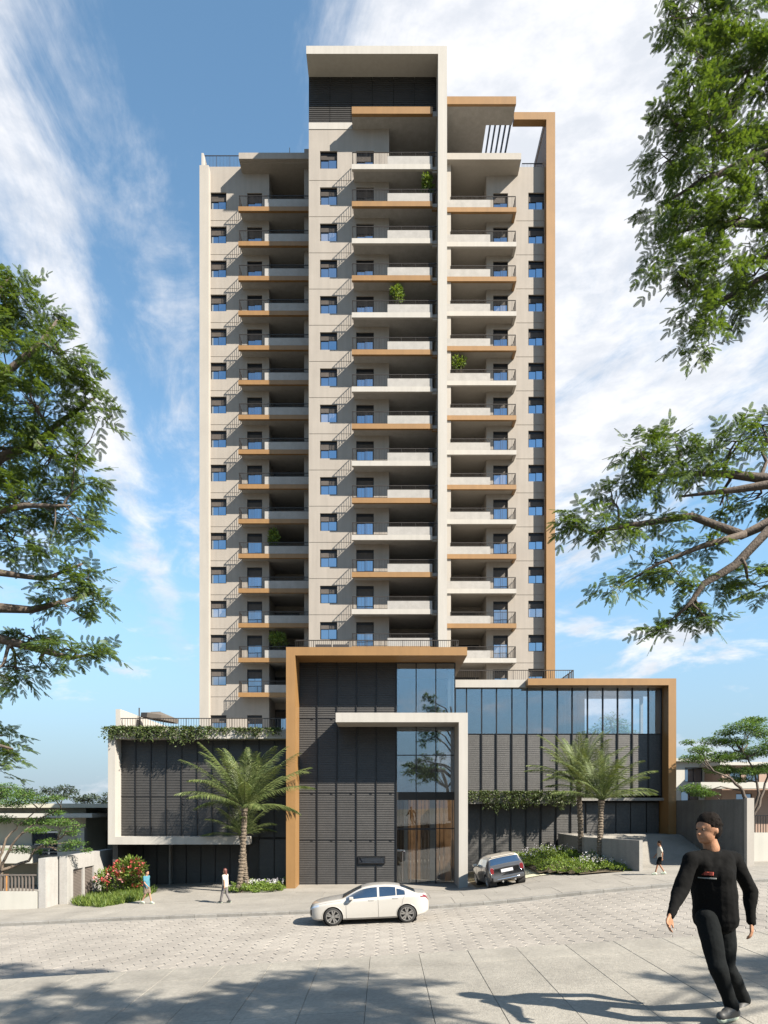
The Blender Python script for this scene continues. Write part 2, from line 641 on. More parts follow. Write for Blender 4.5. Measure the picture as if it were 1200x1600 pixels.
# kerb
kerb = sheet(frange(-40, 40, 1), [28.0, 28.2], lambda x, y: G(x, y) - .03).build('kerb', M_KERB)
tag(kerb, 'low grey stone kerb along the far side of the road', 'kerb', kind='structure')
x = -22.0
while x < 22:
    L = random.uniform(.95, 1.05)
    x0, x1 = x + .006, x + L - .006
    mb = MB()
    j = random.uniform(-.006, .006)
    mb.add([(x0, 28.0, G(x0, 28) - .05), (x1, 28.0, G(x1, 28) - .05), (x1, 28.22, G(x1, 28) - .05), (x0, 28.22, G(x0, 28) - .05),
            (x0, 28.0 + j, GP(x0, 28) - .02), (x1, 28.0 + j, GP(x1, 28) - .02), (x1, 28.22, GP(x1, 28) + .004), (x0, 28.22, GP(x0, 28) + .004),
            (x0, 28.02 + j, GP(x0, 28) + .004), (x1, 28.02 + j, GP(x1, 28) + .004)],
           [(0, 1, 5, 4), (4, 5, 9, 8), (8, 9, 6, 7), (3, 2, 1, 0), (1, 2, 6, 9, 5), (0, 4, 8, 7, 3), (2, 3, 7, 6)])
    mb.build('kerb_stone', M_KERB, kerb)
    x += L

# far pavement with its slabs
pav = sheet(frange(-40, 40, 1), frange(28.22, 34.4, .5), lambda x, y: GP(x, y) - .02).build('pavement', M_KERB)
tag(pav, 'pale concrete slab pavement in front of the apartment building', 'pavement', kind='structure')
rows = [28.24, 30.2, 32.3, 34.4]
for r in range(3):
    x = -24 + (.6 if r % 2 else 0)
    while x < 24:
        x0, x1, y0, y1 = x + .007, x + 1.5 - .007, rows[r] + .007, rows[r + 1] - .007
        dz = random.uniform(-.004, .004)
        n = 3
        vs = []
        for t in range(n + 1):
            xx = x0 + (x1 - x0) * t / n
            for yy in (y0, (y0 + y1) / 2, y1):
                vs.append((xx, yy, GP(xx, yy) + dz))
        fs = []
        for t in range(n):
            for q in range(2):
                fs.append((t * 3 + q, (t + 1) * 3 + q, (t + 1) * 3 + q + 1, t * 3 + q + 1))
        b = len(vs)
        ring = [t * 3 for t in range(n + 1)] + [n * 3 + 1, n * 3 + 2] + [t * 3 + 2 for t in range(n - 1, -1, -1)] + [1]
        vs += [(vs[i][0], vs[i][1], vs[i][2] - .03) for i in ring]
        m_ = len(ring)
        fs += [(ring[i], b + i, b + (i + 1) % m_, ring[(i + 1) % m_]) for i in range(m_)]
        MB().add(vs, fs).build('slab', M_SLAB, pav)
        x += 1.5
fore = sheet(frange(-40, 10, .5) + frange(10.1, 19, .1) + frange(19.5, 40, .5), frange(34.4, 49, .4), lambda x, y: GP(x, y) + .001).build('forecourt', M_SLAB, smooth=True)
tag(fore, 'concrete forecourt and ramped drive against the building', 'forecourt', kind='structure')


# near terrace pavement on which the walker steps
def ZN(x):
    return ZC - 2.04 + .0625 * x


tb = MB()
xs = frange(-40, 40, 2)
n = len(xs)
vs = [(x, -60, ZN(max(-14, min(14, x))) - .03) for x in xs] + [(x, 9.18, ZN(max(-14, min(14, x))) - .03) for x in xs] + [(x, 9.18, ZC - 8) for x in xs]
tb.add(vs, [(i, i + 1, n + i + 1, n + i) for i in range(n - 1)])
tb.add(vs, [(n + i, n + i + 1, 2 * n + i + 1, 2 * n + i) for i in range(n - 1)], 1)
terr = tb.build('terrace_pavement', [M_NEAR, M_RETAIN])
tag(terr, 'large pale concrete slabs of the near raised pavement', 'pavement', kind='structure')
rows = [9.2, 8.5, 6.74, 4.98, 3.2, 1.4]
for r in range(5):
    for i in range(-15, 16):
        x0, x1 = -.19 + i * .665 + 0.0009, -.19 + (i + 1) * .665 - 0.0009
        y1, y0 = rows[r] - (0.0009 if r else 0), rows[r + 1] + 0.0009
        dz = random.uniform(-.002, .002)
        e = .004
        vs = [(x0 + e, y0 + e, ZN(x0) + dz), (x1 - e, y0 + e, ZN(x1) + dz), (x1 - e, y1 - e, ZN(x1) + dz), (x0 + e, y1 - e, ZN(x0) + dz)]
        vs += [(x0, y0, ZN(x0) + dz - .007), (x1, y0, ZN(x1) + dz - .007), (x1, y1, ZN(x1) + dz - .007), (x0, y1, ZN(x0) + dz - .007)]
        vs += [(a, b, c - .05) for a, b, c in vs[4:8]]
        fs = [(0, 1, 2, 3)] + [(4 + k, 4 + (k + 1) % 4, (k + 1) % 4, k) for k in range(4)] + [(8 + k, 8 + (k + 1) % 4, 4 + (k + 1) % 4, 4 + k) for k in range(4)]
        MB().add(vs, fs).build('slab', M_NEAR, terr)

# ------------------------------------------------------------------ the apartment building
bld = thing('apartment_building', 'tall beige apartment tower with ochre and white balconies above a charcoal podium', 'building', (0, 0, 0))
core = MB()


def wall_holes(mb, x0, x1, z0, z1, y, holes):
    """A front wall face at depth y with openings (x0, x1, z0, z1, depth, closed): reveals, and a back when closed."""
    xs = sorted({x0, x1} | {h[0] for h in holes} | {h[1] for h in holes})
    zs = sorted({z0, z1} | {h[2] for h in holes} | {h[3] for h in holes})
    xs = [x for x in xs if x0 - 1e-6 <= x <= x1 + 1e-6]
    zs = [z for z in zs if z0 - 1e-6 <= z <= z1 + 1e-6]
    for j in range(len(zs) - 1):
        i = 0
        zc = (zs[j] + zs[j + 1]) / 2
        run = None
        for i in range(len(xs) - 1):
            xc = (xs[i] + xs[i + 1]) / 2
            inside = any(h[0] < xc < h[1] and h[2] < zc < h[3] for h in holes)
            if not inside and run is None:
                run = xs[i]
            if run is not None and (inside or i == len(xs) - 2):
                e = xs[i] if inside else xs[i + 1]
                mb.add([(run, y, zs[j]), (e, y, zs[j]), (e, y, zs[j + 1]), (run, y, zs[j + 1])], [(0, 1, 2, 3)])
                run = None
    for a, b, c, d, dep, closed in holes:
        vs = [(a, y, c), (b, y, c), (b, y, d), (a, y, d), (a, y + dep, c), (b, y + dep, c), (b, y + dep, d), (a, y + dep, d)]
        fs = [(0, 4, 5, 1), (1, 5, 6, 2), (2, 6, 7, 3), (3, 7, 4, 0)]
        if closed:
            fs.append((4, 7, 6, 5)[::-1])
        mb.add(vs, fs)


def window_meshes(W, H, door=False):
    return [window_mesh(W, H, (.3 if door else .42) * q, m) for q, m in ((1, M_PANE), (1.12, M_PANE), (.9, M_PANE), (1, M_PANE2))]


def window_mesh(W, H, share, m_pane):
    """Frame, roller shutter and two sliding panes of a window, local, base at its lower left corner."""
    fr = MB()
    t = .05
    fr.box(0, W, .1, .2, 0, t).box(0, W, .1, .2, H - t, H).box(0, t, .1, .2, t, H - t).box(W - t, W, .1, .2, t, H - t)
    sh_h = H * share
    zs = H - sh_h
    fr.box(t, W - t, .12, .19, zs - .04, zs)
    fr.box(t, W - t, .14, .3, H - .2, H - t - .001)
    sh = MB()
    z = zs
    while z < H - .21:
        h = min(.05, H - .2 - z)
        sh.add([(t, .15, z), (W - t, .15, z), (W - t, .165, z + h), (t, .165, z + h), (t, .15, z - .006), (W - t, .15, z - .006)], [(0, 1, 2, 3)])
        z += .05
    sh.box(t, W - t, .17, .2, zs, H - .2)
    p1, p2 = MB(), MB()
    c = W / 2
    for p, a, b, y in ((p1, t, c + .02, .17), (p2, c - .02, W - t, .13)):
        p.box(a + .03, b - .03, y, y + .012, t + .03, zs - .05, 0)
        for (q0, q1, r0, r1) in ((a, b, t + .001, t + .03), (a, b, zs - .05, zs - .041), (a, a + .03, t + .03, zs - .05), (b - .03, b, t + .03, zs - .05)):
            p.box(q0, q1, y - .006, y + .02, r0, r1, 1)
    return (fr.mesh('window_frame', M_BLACK), sh.mesh('shutter', M_SHUT), p1.mesh('pane', [m_pane, M_BLACK]), p2.mesh('pane', [m_pane, M_BLACK]))


def put_window(mv, loc, name='window'):
    ms = random.choices(mv, (6, 2, 2, 1.6))[0]
    w = link(name, ms[0], bld, loc)
    link('shutter', ms[1], w)
    link('pane', ms[2], w)
    link('pane', ms[3], w)
    return w


def rail_mesh(segs, h, z0=0.0, pitch=.115, post_every=9):
    """Bar railing along straight runs [(x0, y0, x1, y1, zfoot)], local."""
    mb = MB()
    for (x0, y0, x1, y1, zf) in segs:
        L = math.hypot(x1 - x0, y1 - y0)
        d = ((x1 - x0) / L, (y1 - y0) / L)
        nrm = (-d[1], d[0])

        def bar(a, b, w, za, zb):
            pa = (x0 + d[0] * a, y0 + d[1] * a)
            pb = (x0 + d[0] * b, y0 + d[1] * b)
            q = [(pa[0] - nrm[0] * w, pa[1] - nrm[1] * w), (pb[0] - nrm[0] * w, pb[1] - nrm[1] * w),
                 (pb[0] + nrm[0] * w, pb[1] + nrm[1] * w), (pa[0] + nrm[0] * w, pa[1] + nrm[1] * w)]
            mb.prism(q, za, zb)
        bar(0, L, .024, h - .045, h)
        bar(.001, L - .001, .012, zf + .05, zf + .075)
        n = max(1, int(L / pitch))
        for i in range(n + 1):
            a = L * i / n
            w = .018 if i % post_every == 0 else .0085
            bar(max(0, a - w), min(L, a + w), w, zf if i % post_every == 0 else zf + .075, h - .045)
    return mb


# depths of the tower planes
DW, DS = 55.4, 54.29          # side wings: wall, balcony edge
DC, DCS = 51.9, 50.69         # central block: wall, balcony edge
DF = 50.3                     # white frame
ZLOW = ZC + 2.0

# ---- left wing
ZL = lambda py: PZ(py, DW)
XL = lambda px: PX(px, DW)
wx0, wx1 = XL(328.7), XL(353.7)
dx0, dx1 = XL(386.2), XL(409.5)
holes = []
WH = ZL(300.7) - ZL(326.9)
DH = 2.32
win_l = window_meshes(wx1 - wx0, WH)
door_l = window_meshes(dx1 - dx0, DH, True)
for k in range(15):
    zt = ZL(300.7 + 53.16 * k)
    holes.append((wx0, wx1, zt - WH, zt, .3, True))
    holes.append((dx0, dx1, zt - .05 - DH, zt - .05, .3, True))
    zg = ZL(344.5 + 53.16 * k)
    holes.append((XL(326.2), wx0 - .3, zg - .025, zg + .015, .03, True))
    holes.append((wx0 - .3, XL(374), zg - .025, zg + .015, .03, True))
for a, b in ((wx0, wx1), (dx0, dx1)):
    zt = ZL(1117.5)
    holes.append((a, b, zt - WH, zt, .3, True))
mb = MB()
wall_holes(mb, XL(326), XL(420.5), ZLOW, ZL(260.5), DW, holes)
mb.add([(XL(420.5), DW, ZLOW), (XL(420.5), 58.5, ZLOW), (XL(420.5), 58.5, ZL(260.5)), (XL(420.5), DW, ZL(260.5))], [(0, 1, 2, 3)])
mb.add([(XL(326), DW, ZL(260.5)), (XL(420.5), DW, ZL(260.5)), (XL(420.5), 62, ZL(260.5)), (XL(326), 62, ZL(260.5))], [(0, 1, 2, 3)])
mb.build('wall', M_WALL, bld)
for k in range(15):
    zt = ZL(300.7 + 53.16 * k)
    put_window(win_l, (wx0, DW, zt - WH))
    put_window(door_l, (dx0, DW, zt - .05 - DH), 'balcony_door')
for a in (wx0, dx0):
    put_window(win_l, (a, DW, ZL(1117.5) - WH))
# recess back wall and dividing pier
mb = MB()
rh = []
rx0, rx1 = PX(428, 58.5), PX(468, 58.5)
for k in range(16):
    z = ZL(300.7 + 53.16 * k) - .1
    rh.append((rx0, rx1, z - 2.25, z, .25, True))
wall_holes(mb, XL(420.5), PX(475.3, 55.0) + .4, ZLOW, ZL(240), 58.5, rh)
mb.build('wall', M_WALL, bld)
slide = window_meshes(rx1 - rx0, 2.25, True)
for k in range(16):
    put_window(slide, (rx0, 58.5, ZL(300.7 + 53.16 * k) - .1 - 2.25), 'sliding_door')
MB().box(PX(475.3, 55.0), PX(482.5, DC) + .3, 55.0, 62, ZLOW, ZL(240)).build('pier', M_WALL, bld)
MB().pbox(311.7, 326, 258, 1135, 54.8, 62).build('corner_pier', M_WALLP, bld)
# roof slab with its stepped soffit
MB().box(PX(373, 54.2), PX(482.5, DC) + .2, 54.2, 60, PZ(248, 54.2), PZ(238.5, 54.2)).build('roof_slab', M_WALL, bld)
MB().box(PX(376, 54.4), PX(482.5, DC) + .15, 54.5, 59.9, PZ(253, 54.4), PZ(248, 54.2)).build('soffit', M_WALL, bld)
MB().tube([P(452.5, 238, 56), P(452.5, 231, 56)], .03, 5).build('roof_vent_pipe', M_WHITE, bld)
# roof railing and its white end wall
rl = rail_mesh([(XL(318), 0, XL(373), 0, 0)], 1.02)
rl.build('roof_railing', M_RAIL, bld).location = (0, DW + .1, ZL(260.5))
MB().pbox(314.8, 318.2, 239, 258, 55.0, 59).build('end_parapet', M_WHITE, bld)


def balcony(slab, rail, par, loc, label=None):
    b = link('balcony', slab, bld, loc)
    link('railing', rail, b)
    link('parapet', par, b)
    return b


def slab_mesh(x0, x1, y0, y1, th, m_edge):
    mb = MB()
    mb.box(x0, x1, 0, .22, -th, 0, 0)
    mb.box(x0 + .12, x1 - .003, .22, y1 - y0, -th + .13, -.004, 1)
    return mb.mesh('balcony', [m_edge, M_PARAPET])


bx0, bx1 = PX(372.3, DS), PX(482.5, DC) - .01
ps = PX(413.5, DS)
par_l = MB().box(ps, bx1 - .01, .03, .16, .0, .62).mesh('parapet', M_PARAPET)
rail_l = rail_mesh([(bx0 + .05, .1, ps, .1, 0), (ps, .1, bx1 - .05, .1, .62), (bx0 + .05, 1.05, bx0 + .05, .1, 0)], .96).mesh('railing', M_RAIL)
slab_o = slab_mesh(bx0, bx1, DS, 58.45, .355, M_OCHRE)
for k in range(15):
    z = PZ(322.5 + 54.25 * k, DS)
    balcony(slab_o, rail_l, par_l, (0, DS, z))

# ---- central block
ZD = lambda py: PZ(py, DC)
XD = lambda px: PX(px, DC)
cx0, cx1 = XD(500), XD(527)
kx0, kx1 = XD(556.7), XD(584)
WHc = ZD(236) - ZD(263.5)
win_c = window_meshes(cx1 - cx0, WHc)
door_c = window_meshes(kx1 - kx0, 2.35, True)
holes = []
for k in range(14):
    zt = ZD(236 + 56.6 * k)
    holes.append((cx0, cx1, zt - WHc, zt, .3, True))
    holes.append((kx0, kx1, zt - 2.35, zt, .3, True))
for k in range(15):
    zg = ZD(202.5 + 56.6 * k + (22.6 if k else 0) * 1.0)
    if k:
        zg = ZD(281.9 + 56.55 * (k - 1))
    holes.append((XD(483), cx1 + .1, zg - .025, zg + .015, .03, True))
    holes.append((cx1 + .1, XD(549), zg - .025, zg + .015, .03, True))
mb = MB()
wall_holes(mb, XD(482.5), XD(608), ZLOW, ZD(192), DC, holes)
mb.add([(XD(608), DC, ZLOW), (XD(608), 55.6, ZLOW), (XD(608), 55.6, ZD(192)), (XD(608), DC, ZD(192))], [(0, 1, 2, 3)])
mb.add([(XD(482.5), 62, ZLOW), (XD(482.5), DC, ZLOW), (XD(482.5), DC, ZD(118)), (XD(482.5), 62, ZD(118))], [(0, 1, 2, 3)])
mb.build('wall', M_WALL, bld)
for k in range(14):
    zt = ZD(236 + 56.6 * k)
    put_window(win_c, (cx0, DC, zt - WHc))
    put_window(door_c, (kx0, DC, zt - 2.35), 'balcony_door')
mb = MB()
rh = []
sx0, sx1 = PX(612, 55.5), PX(672, 55.5)
for k in range(14):
    z = ZD(236 + 56.6 * k) - .1
    rh.append((sx0, sx1, z - 2.25, z, .25, True))
wall_holes(mb, XD(608), PX(684.5, DF) + .1, ZLOW, ZD(170), 55.5, rh)
mb.build('wall', M_WALL, bld)
slide = window_meshes(sx1 - sx0, 2.25, True)
for k in range(14):
    put_window(slide, (sx0, 55.5, ZD(236 + 56.6 * k) - .1 - 2.25), 'sliding_door')
fx0, fx1 = PX(684.5, DF), PX(698.5, DF)
MB().box(fx0, fx1, DF, 56.5, ZC + 7, PZ(84, DF)).build('white_column', M_WHITE, bld)
MB().box(PX(478.5, DF), fx1, DF, 57, PZ(84, DF), PZ(71.5, DF)).build('white_roof_slab', M_WHITE, bld)
MB().box(XD(482.5), XD(549.8), DC - .03, DC + .3, ZD(202.3), ZD(192)).build('white_band', M_WHITE, bld)
o1, o2 = PX(549.7, DCS), PX(676, DCS)
MB().box(o1, o2, DCS, DCS + .25, PZ(177.5, DCS), PZ(166.5, DCS)).build('ochre_fascia', M_OCHRE, bld)
MB().box(o1, fx0, DCS + .25, 55.4, PZ(177.5, DCS) + .05, PZ(166.5, DCS) - .1).build('upper_slab', M_PARAPET, bld)


def louvre(W, H, pitch, dep, name='louvre_panel', m=None):
    """Horizontal sloping slats over the height of one panel, local, front at y = 0."""
    mb = MB()
    n = max(1, int(round(H / pitch)))
    p = H / n
    for i in range(n):
        z = i * p
        mb.add([(0, 0, z), (W, 0, z), (W, dep, z + p * .93), (0, dep, z + p * .93), (0, dep, z + p), (W, dep, z + p), (0, 0, z + p), (W, 0, z + p)],
               [(0, 1, 2, 3), (3, 2, 5, 4), (4, 5, 7, 6)])
    mb.add([(0, 0, 0), (0, dep * 2, 0), (0, dep * 2, H), (0, 0, H)], [(3, 2, 1, 0)])
    mb.add([(W, 0, 0), (W, dep * 2, 0), (W, dep * 2, H), (W, 0, H)], [(0, 1, 2, 3)])
    mb.add([(0, 0, H), (W, 0, H), (W, dep * 2, H), (0, dep * 2, H)], [(0, 1, 2, 3)])
    return mb.mesh(name, m or M_LOUVRE)


# louvred plant room under the white roof slab
pw = (fx0 - .02 - XD(482.8)) / 6
lm = louvre(pw - .03, ZD(85) - ZD(191.5), .16, .035)
for i in range(6):
    link('louvre_panel', lm, bld, (XD(482.8) + i * pw, DC, ZD(191.5)))
core.box(XD(482.8), fx0 - .05, DC + .4, 61.5, ZD(185), ZD(88))

slab_w = slab_mesh(PX(549.7, DCS), fx0 - .003, DCS, 55.45, .37, M_WHITE)
slab_c = slab_mesh(PX(549.7, DCS), fx0 - .003, DCS, 55.45, .37, M_OCHRE)


def center_slab(m_edge):
    mb = MB()
    a, b, c = PX(549.7, DCS), PX(675.6, DCS), fx0 - .003
    mb.box(a, b, 0, .22, -.38, 0, 0)
    mb.box(b - .004, c, .3, .5, -.37, -.003, 0)
    mb.box(a + .1, c - .003, .22, 4.78, -.24, -.005, 1)
    return mb.mesh('balcony', [m_edge, M_PARAPET])


slab_w, slab_c = center_slab(M_WHITE), center_slab(M_OCHRE)
pc = PX(605.5, DCS)
pe = PX(675.4, DCS)
par_c = MB().box(pc, pe, .03, .16, 0, .62).mesh('parapet', M_PARAPET)
rail_c = rail_mesh([(PX(550.5, DCS), .1, pc, .1, 0), (pc, .1, fx0 - .05, .1, .62), (PX(550.5, DCS), 1.1, PX(550.5, DCS), .1, 0)], .98).mesh('railing', M_RAIL)
for k in range(14):
    z = PZ(256.2 + 57.95 * k, DCS)
    balcony(slab_c if k % 2 else slab_w, rail_c, par_c, (0, DCS, z))

# ---- right wing
wx0, wx1 = XL(825.5), XL(850.3)
dx0, dx1 = XL(770.7), XL(793.7)
win_r = window_meshes(wx1 - wx0, WH)
door_r = window_meshes(dx1 - dx0, DH, True)
holes = []
for k in range(15):
    zt = ZL(301 + 53.13 * k)
    holes.append((wx0, wx1, zt - WH, zt, .3, True))
    holes.append((dx0, dx1, zt - .05 - DH, zt - .05, .3, True))
    zg = ZL(345 + 53.13 * k)
    holes.append((XL(806), wx1, zg - .025, zg + .015, .03, True))
mb = MB()
wall_holes(mb, XL(760), XL(850.8), ZC + 5, ZL(261), DW, holes)
mb.add([(XL(760), 58.5, ZC + 5), (XL(760), DW, ZC + 5), (XL(760), DW, ZL(261)), (XL(760), 58.5, ZL(261))], [(0, 1, 2, 3)])
mb.add([(XL(760), DW, ZL(261)), (XL(850.8), DW, ZL(261)), (XL(850.8), 62, ZL(261)), (XL(760), 62, ZL(261))], [(0, 1, 2, 3)])
mb.build('wall', M_WALL, bld)
for k in range(15):
    zt = ZL(301 + 53.13 * k)
    put_window(win_r, (wx0, DW, zt - WH))
    put_window(door_r, (dx0, DW, zt - .05 - DH), 'balcony_door')
mb = MB()
rh = []
rx0, rx1 = PX(706, 58.5), PX(748, 58.5)
for k in range(15):
    z = ZL(301 + 53.13 * k) - .1
    rh.append((rx0, rx1, z - 2.25, z, .25, True))
wall_holes(mb, fx1 - .3, XL(760), ZC + 5, ZL(245), 58.5, rh)
mb.build('wall', M_WALL, bld)
slide = window_meshes(rx1 - rx0, 2.25, True)
for k in range(15):
    put_window(slide, (rx0, 58.5, ZL(301 + 53.13 * k) - .1 - 2.25), 'sliding_door')
MB().box(fx1 - .35, PX(704.5, 54.42), 54.42, 58.5, ZC + 5, PZ(249, 54.1)).build('pier', M_WALLP, bld)
# roof parapet slab
MB().box(fx1 - .36, PX(814.5, 54.0), 54.0, 60.5, PZ(249, 54.0), PZ(239, 54.0)).build('roof_slab', M_WALLP, bld)
rail_mesh([(PX(815.5, 56.2), 0, PX(853, 56.2), 0, 0)], 1.05).build('roof_railing', M_RAIL, bld).location = (0, 56.2, PZ(261, DW) + .02)
# ochre canopy with its open pergola bay
DU = 53.3
ux0, ux1 = fx1 - .4, PX(806.5, DU)
uz0, uz1 = PZ(162.5, DU), PZ(150.5, DU)
MB().box(ux0, ux1, DU, DU + .2, uz0, uz1).build('canopy_fascia', M_OCHRE, bld)
mb = MB()
mb.box(ux0, 8.35, DU + .2, 61, uz0 + .04, uz1 - .05)
mb.box(8.35 - .001, ux1 - .02, DU + .2, 55.0, uz0 + .041, uz1 - .051)
mb.box(8.35 - .001, ux1 - .02, 60.4, 61, uz0 + .041, uz1 - .051)
mb.build('canopy', M_PARAPET, bld)
for xx in (8.72, 9.14, 9.56, 9.98, 10.38):
    MB().box(xx - .045, xx + .045, 55.0, 60.4, uz0 + .1, uz1 - .12).build('pergola_beam', M_RAIL, bld)
MB().box(ux0, 6.6, 60.5, 61, PZ(239, 54), uz0 + .03).build('penthouse_wall', M_WALL, bld)
# ochre portal on the right edge
DO = 54.77
cx_0, cx_1 = PX(853.7, DO), PX(867.5, DO)
MB().box(cx_0, cx_1, DO, 59.3, ZC + 6, PZ(186.5, DO)).build('ochre_column', M_OCHRE, bld)
MB().box(PX(803, DO), cx_1, DO, DO + .6, PZ(186.5, DO), PZ(175, DO)).build('ochre_beam', M_OCHRE, bld)
MB().box(PX(853, DO), cx_1 - .01, DO + .6, 59.2, PZ(186.5, DO) + .001, PZ(175, DO) - .02).build('ochre_beam', M_OCHRE, bld)

bx0, bx1 = fx1 - .3, PX(807, 54.3)
pr = PX(766, 54.3)


def right_slab(m_edge):
    mb = MB()
    mb.box(bx0, bx1, 0, .22, -.365, 0, 0)
    mb.box(bx1 - .2, bx1, .22, 1.08, -.365, -.001, 0)
    mb.box(bx0 + .02, bx1 - .2, .22, 4.15, -.23, -.005, 1)
    return mb.mesh('balcony', [m_edge, M_WALLP])


s_o, s_w = right_slab(M_OCHRE), right_slab(M_WHITE)
par_r = MB().box(bx0 + .01, pr, .03, .16, 0, .62).mesh('parapet', M_PARAPET)
rail_r = rail_mesh([(PX(704.5, 54.3), .1, pr, .1, .62), (pr, .1, bx1 - .05, .1, 0), (bx1 - .05, .1, bx1 - .05, 1.05, 0)], .97).mesh('railing', M_RAIL)
for k in range(14):
    z = PZ(323.7 + 54.2 * k, 54.3)
    balcony(s_w if k % 2 else s_o, rail_r, par_r, (0, 54.3, z))

# solid body behind the facades
core.box(XL(326), XL(420.4), DW + .36, 62, ZC - 7, ZL(262))
core.box(XL(420.4), PX(482.5, DC), 58.9, 62, ZC - 7, ZL(245))
core.box(XD(482.8), XD(607.8), DC + .36, 61.9, ZC - 7, ZD(185.1))
core.box(XD(607.8), fx0, 55.9, 61.8, ZC - 7, ZD(168))
core.box(fx1 - .3, XL(760.1), 58.9, 61.7, ZC - 7, ZL(246))
core.box(XL(760.1), cx_0, DW + .36, 61.6, ZC - 7, ZL(262))

# ------------------------------------------------------------------ podium
# -- front block
DFO, DWL = 36.0, 37.75
fz1, fz0 = PZ(1011, DFO), PZ(1024, DFO)
fo0, fi0, fo1 = PX(447, DFO), PX(461.2, DFO), PX(730, DFO)
ZG = ZC - 5.4
MB().box(fo0, fi0, DFO, 41.5, ZG, fz0).build('ochre_frame_leg', M_OCHRE, bld)
MB().box(fo0, fo1, DFO, 42.6, fz0, fz1).build('ochre_frame_roof', M_OCHRE, bld)
# louvred panels
vx = [PX(p, DWL) for p in (467.2, 495.8, 526.5, 557.2, 588.0, 619.0)]
vz = [PZ(p, DWL) for p in (1398, 1312, 1238.5, 1122, 1030)]
for i in range(5):
    for j in range(4):
        lm = louvre(vx[i + 1] - vx[i] - .05, vz[j + 1] - vz[j] - .04, .128, .03)
        link('louvre_panel', lm, bld, (vx[i] + .025, DWL, vz[j] + .02))
for i in range(6):
    MB().box(vx[i] - .022, vx[i] + .022, DWL - .05, DWL + .1, vz[0], vz[4]).build('mullion', M_BLACK, bld)
for j in range(1, 4):
    MB().box(vx[0], vx[5], DWL - .012, DWL + .09, vz[j] - .02, vz[j] + .02).build('transom', M_BLACK, bld)
    for i in range(5):
        MB().box(vx[i + 1] - .32, vx[i + 1] - .2, DWL - .045, DWL - .013, vz[j] - .05, vz[j] + .01).build('hinge', M_BLACK, bld)
core.box(vx[0] + .003, vx[5] - .003, DWL + .12, DWL + .3, ZG, fz0 - .01)
core.box(fi0 + .003, vx[0] - .02, DWL - .02, DWL + .3, ZG, fz0 - .01)
# letter slot in the louvres
b = MB()
s0, s1, sz0, sz1 = PX(559.5, DWL - .1), PX(602, DWL - .1), PZ(1349.5, DWL - .1), PZ(1338, DWL - .1)
b.box(s0, s1, DWL - .12, DWL + .05, sz1 - .06, sz1).box(s0, s1, DWL - .12, DWL + .05, sz0, sz0 + .06)
b.box(s0, s0 + .06, DWL - .12, DWL + .05, sz0 + .06, sz1 - .06).box(s1 - .06, s1, DWL - .12, DWL + .05, sz0 + .06, sz1 - .06)
slot = b.build('letter_slot', M_BLACK, bld)
MB().box(s0 + .06, s1 - .06, DWL - .07, DWL - .05, sz0 + .06, sz1 - .06).build('pane', M_PANE, slot)
# white portal over the entrance
DB = 35.55
bz1, bz0 = PZ(1113.6, DB), PZ(1128.3, DB)
be0, be1, bi1 = PX(524.5, DB), PX(731, DB), PX(717, DB)
MB().box(be0, be1, DB, DWL - .06, bz0, bz1).build('white_portal_beam', M_WHITE, bld)
MB().box(bi1, be1, DB, DWL + .3, ZG, bz0).build('white_portal_leg', M_WHITE, bld)
# glazing
gx = [PX(p, DWL) for p in (619.6, 650.2, 681, 710.8)]
levels_up = [PZ(1114, DWL) + .3, PZ(1030, DWL)]
levels_lo = [PZ(1396, DWL), PZ(1294.5, DWL), PZ(1250, DWL), PZ(1238, DWL), PZ(1180, DWL), PZ(1128, DWL)]


def pane(x0, x1, y, z0, z1, m, name='glass_pane'):
    return MB().box(x0, x1, y, y + .016, z0, z1).build(name, m, bld)


for i in range(3):
    pane(gx[i] + .03, gx[i + 1] - .03, DWL + .02, PZ(1122, DWL), PZ(1036.5, DWL), M_GLASS)
    pane(gx[i] + .03, gx[i + 1] - .03, DWL + .02, PZ(1179.5, DWL), PZ(1130, DWL), M_GLASS)
    pane(gx[i] + .03, gx[i + 1] - .03, DWL + .02, PZ(1237.5, DWL), PZ(1180.5, DWL), M_GLASS)
    pane(gx[i] + .03, gx[i + 1] - .03, DWL + .02, PZ(1294, DWL), PZ(1250, DWL), M_LOBBYGLASS)
    if i == 2:
        pane(gx[i] + .03, gx[i + 1] - .03, DWL + .02, PZ(1396, DWL), PZ(1295, DWL), M_LOBBYGLASS)
for i in range(4):
    MB().box(gx[i] - .028, gx[i] + .028, DWL - .02, DWL + .1, ZG + .5, PZ(1036, DWL)).build('mullion', M_BLACK, bld)
for py in (1129.5, 1180, 1294.5, 1036):
    MB().box(gx[0] + .03, gx[3] - .03, DWL - .012, DWL + .07, PZ(py, DWL) - .025, PZ(py, DWL) + .025).build('transom', M_BLACK, bld)
MB().box(gx[0] + .03, gx[3] - .03, DWL - .015, DWL + .3, PZ(1250, DWL), PZ(1237.5, DWL)).build('spandrel', M_DARK, bld)
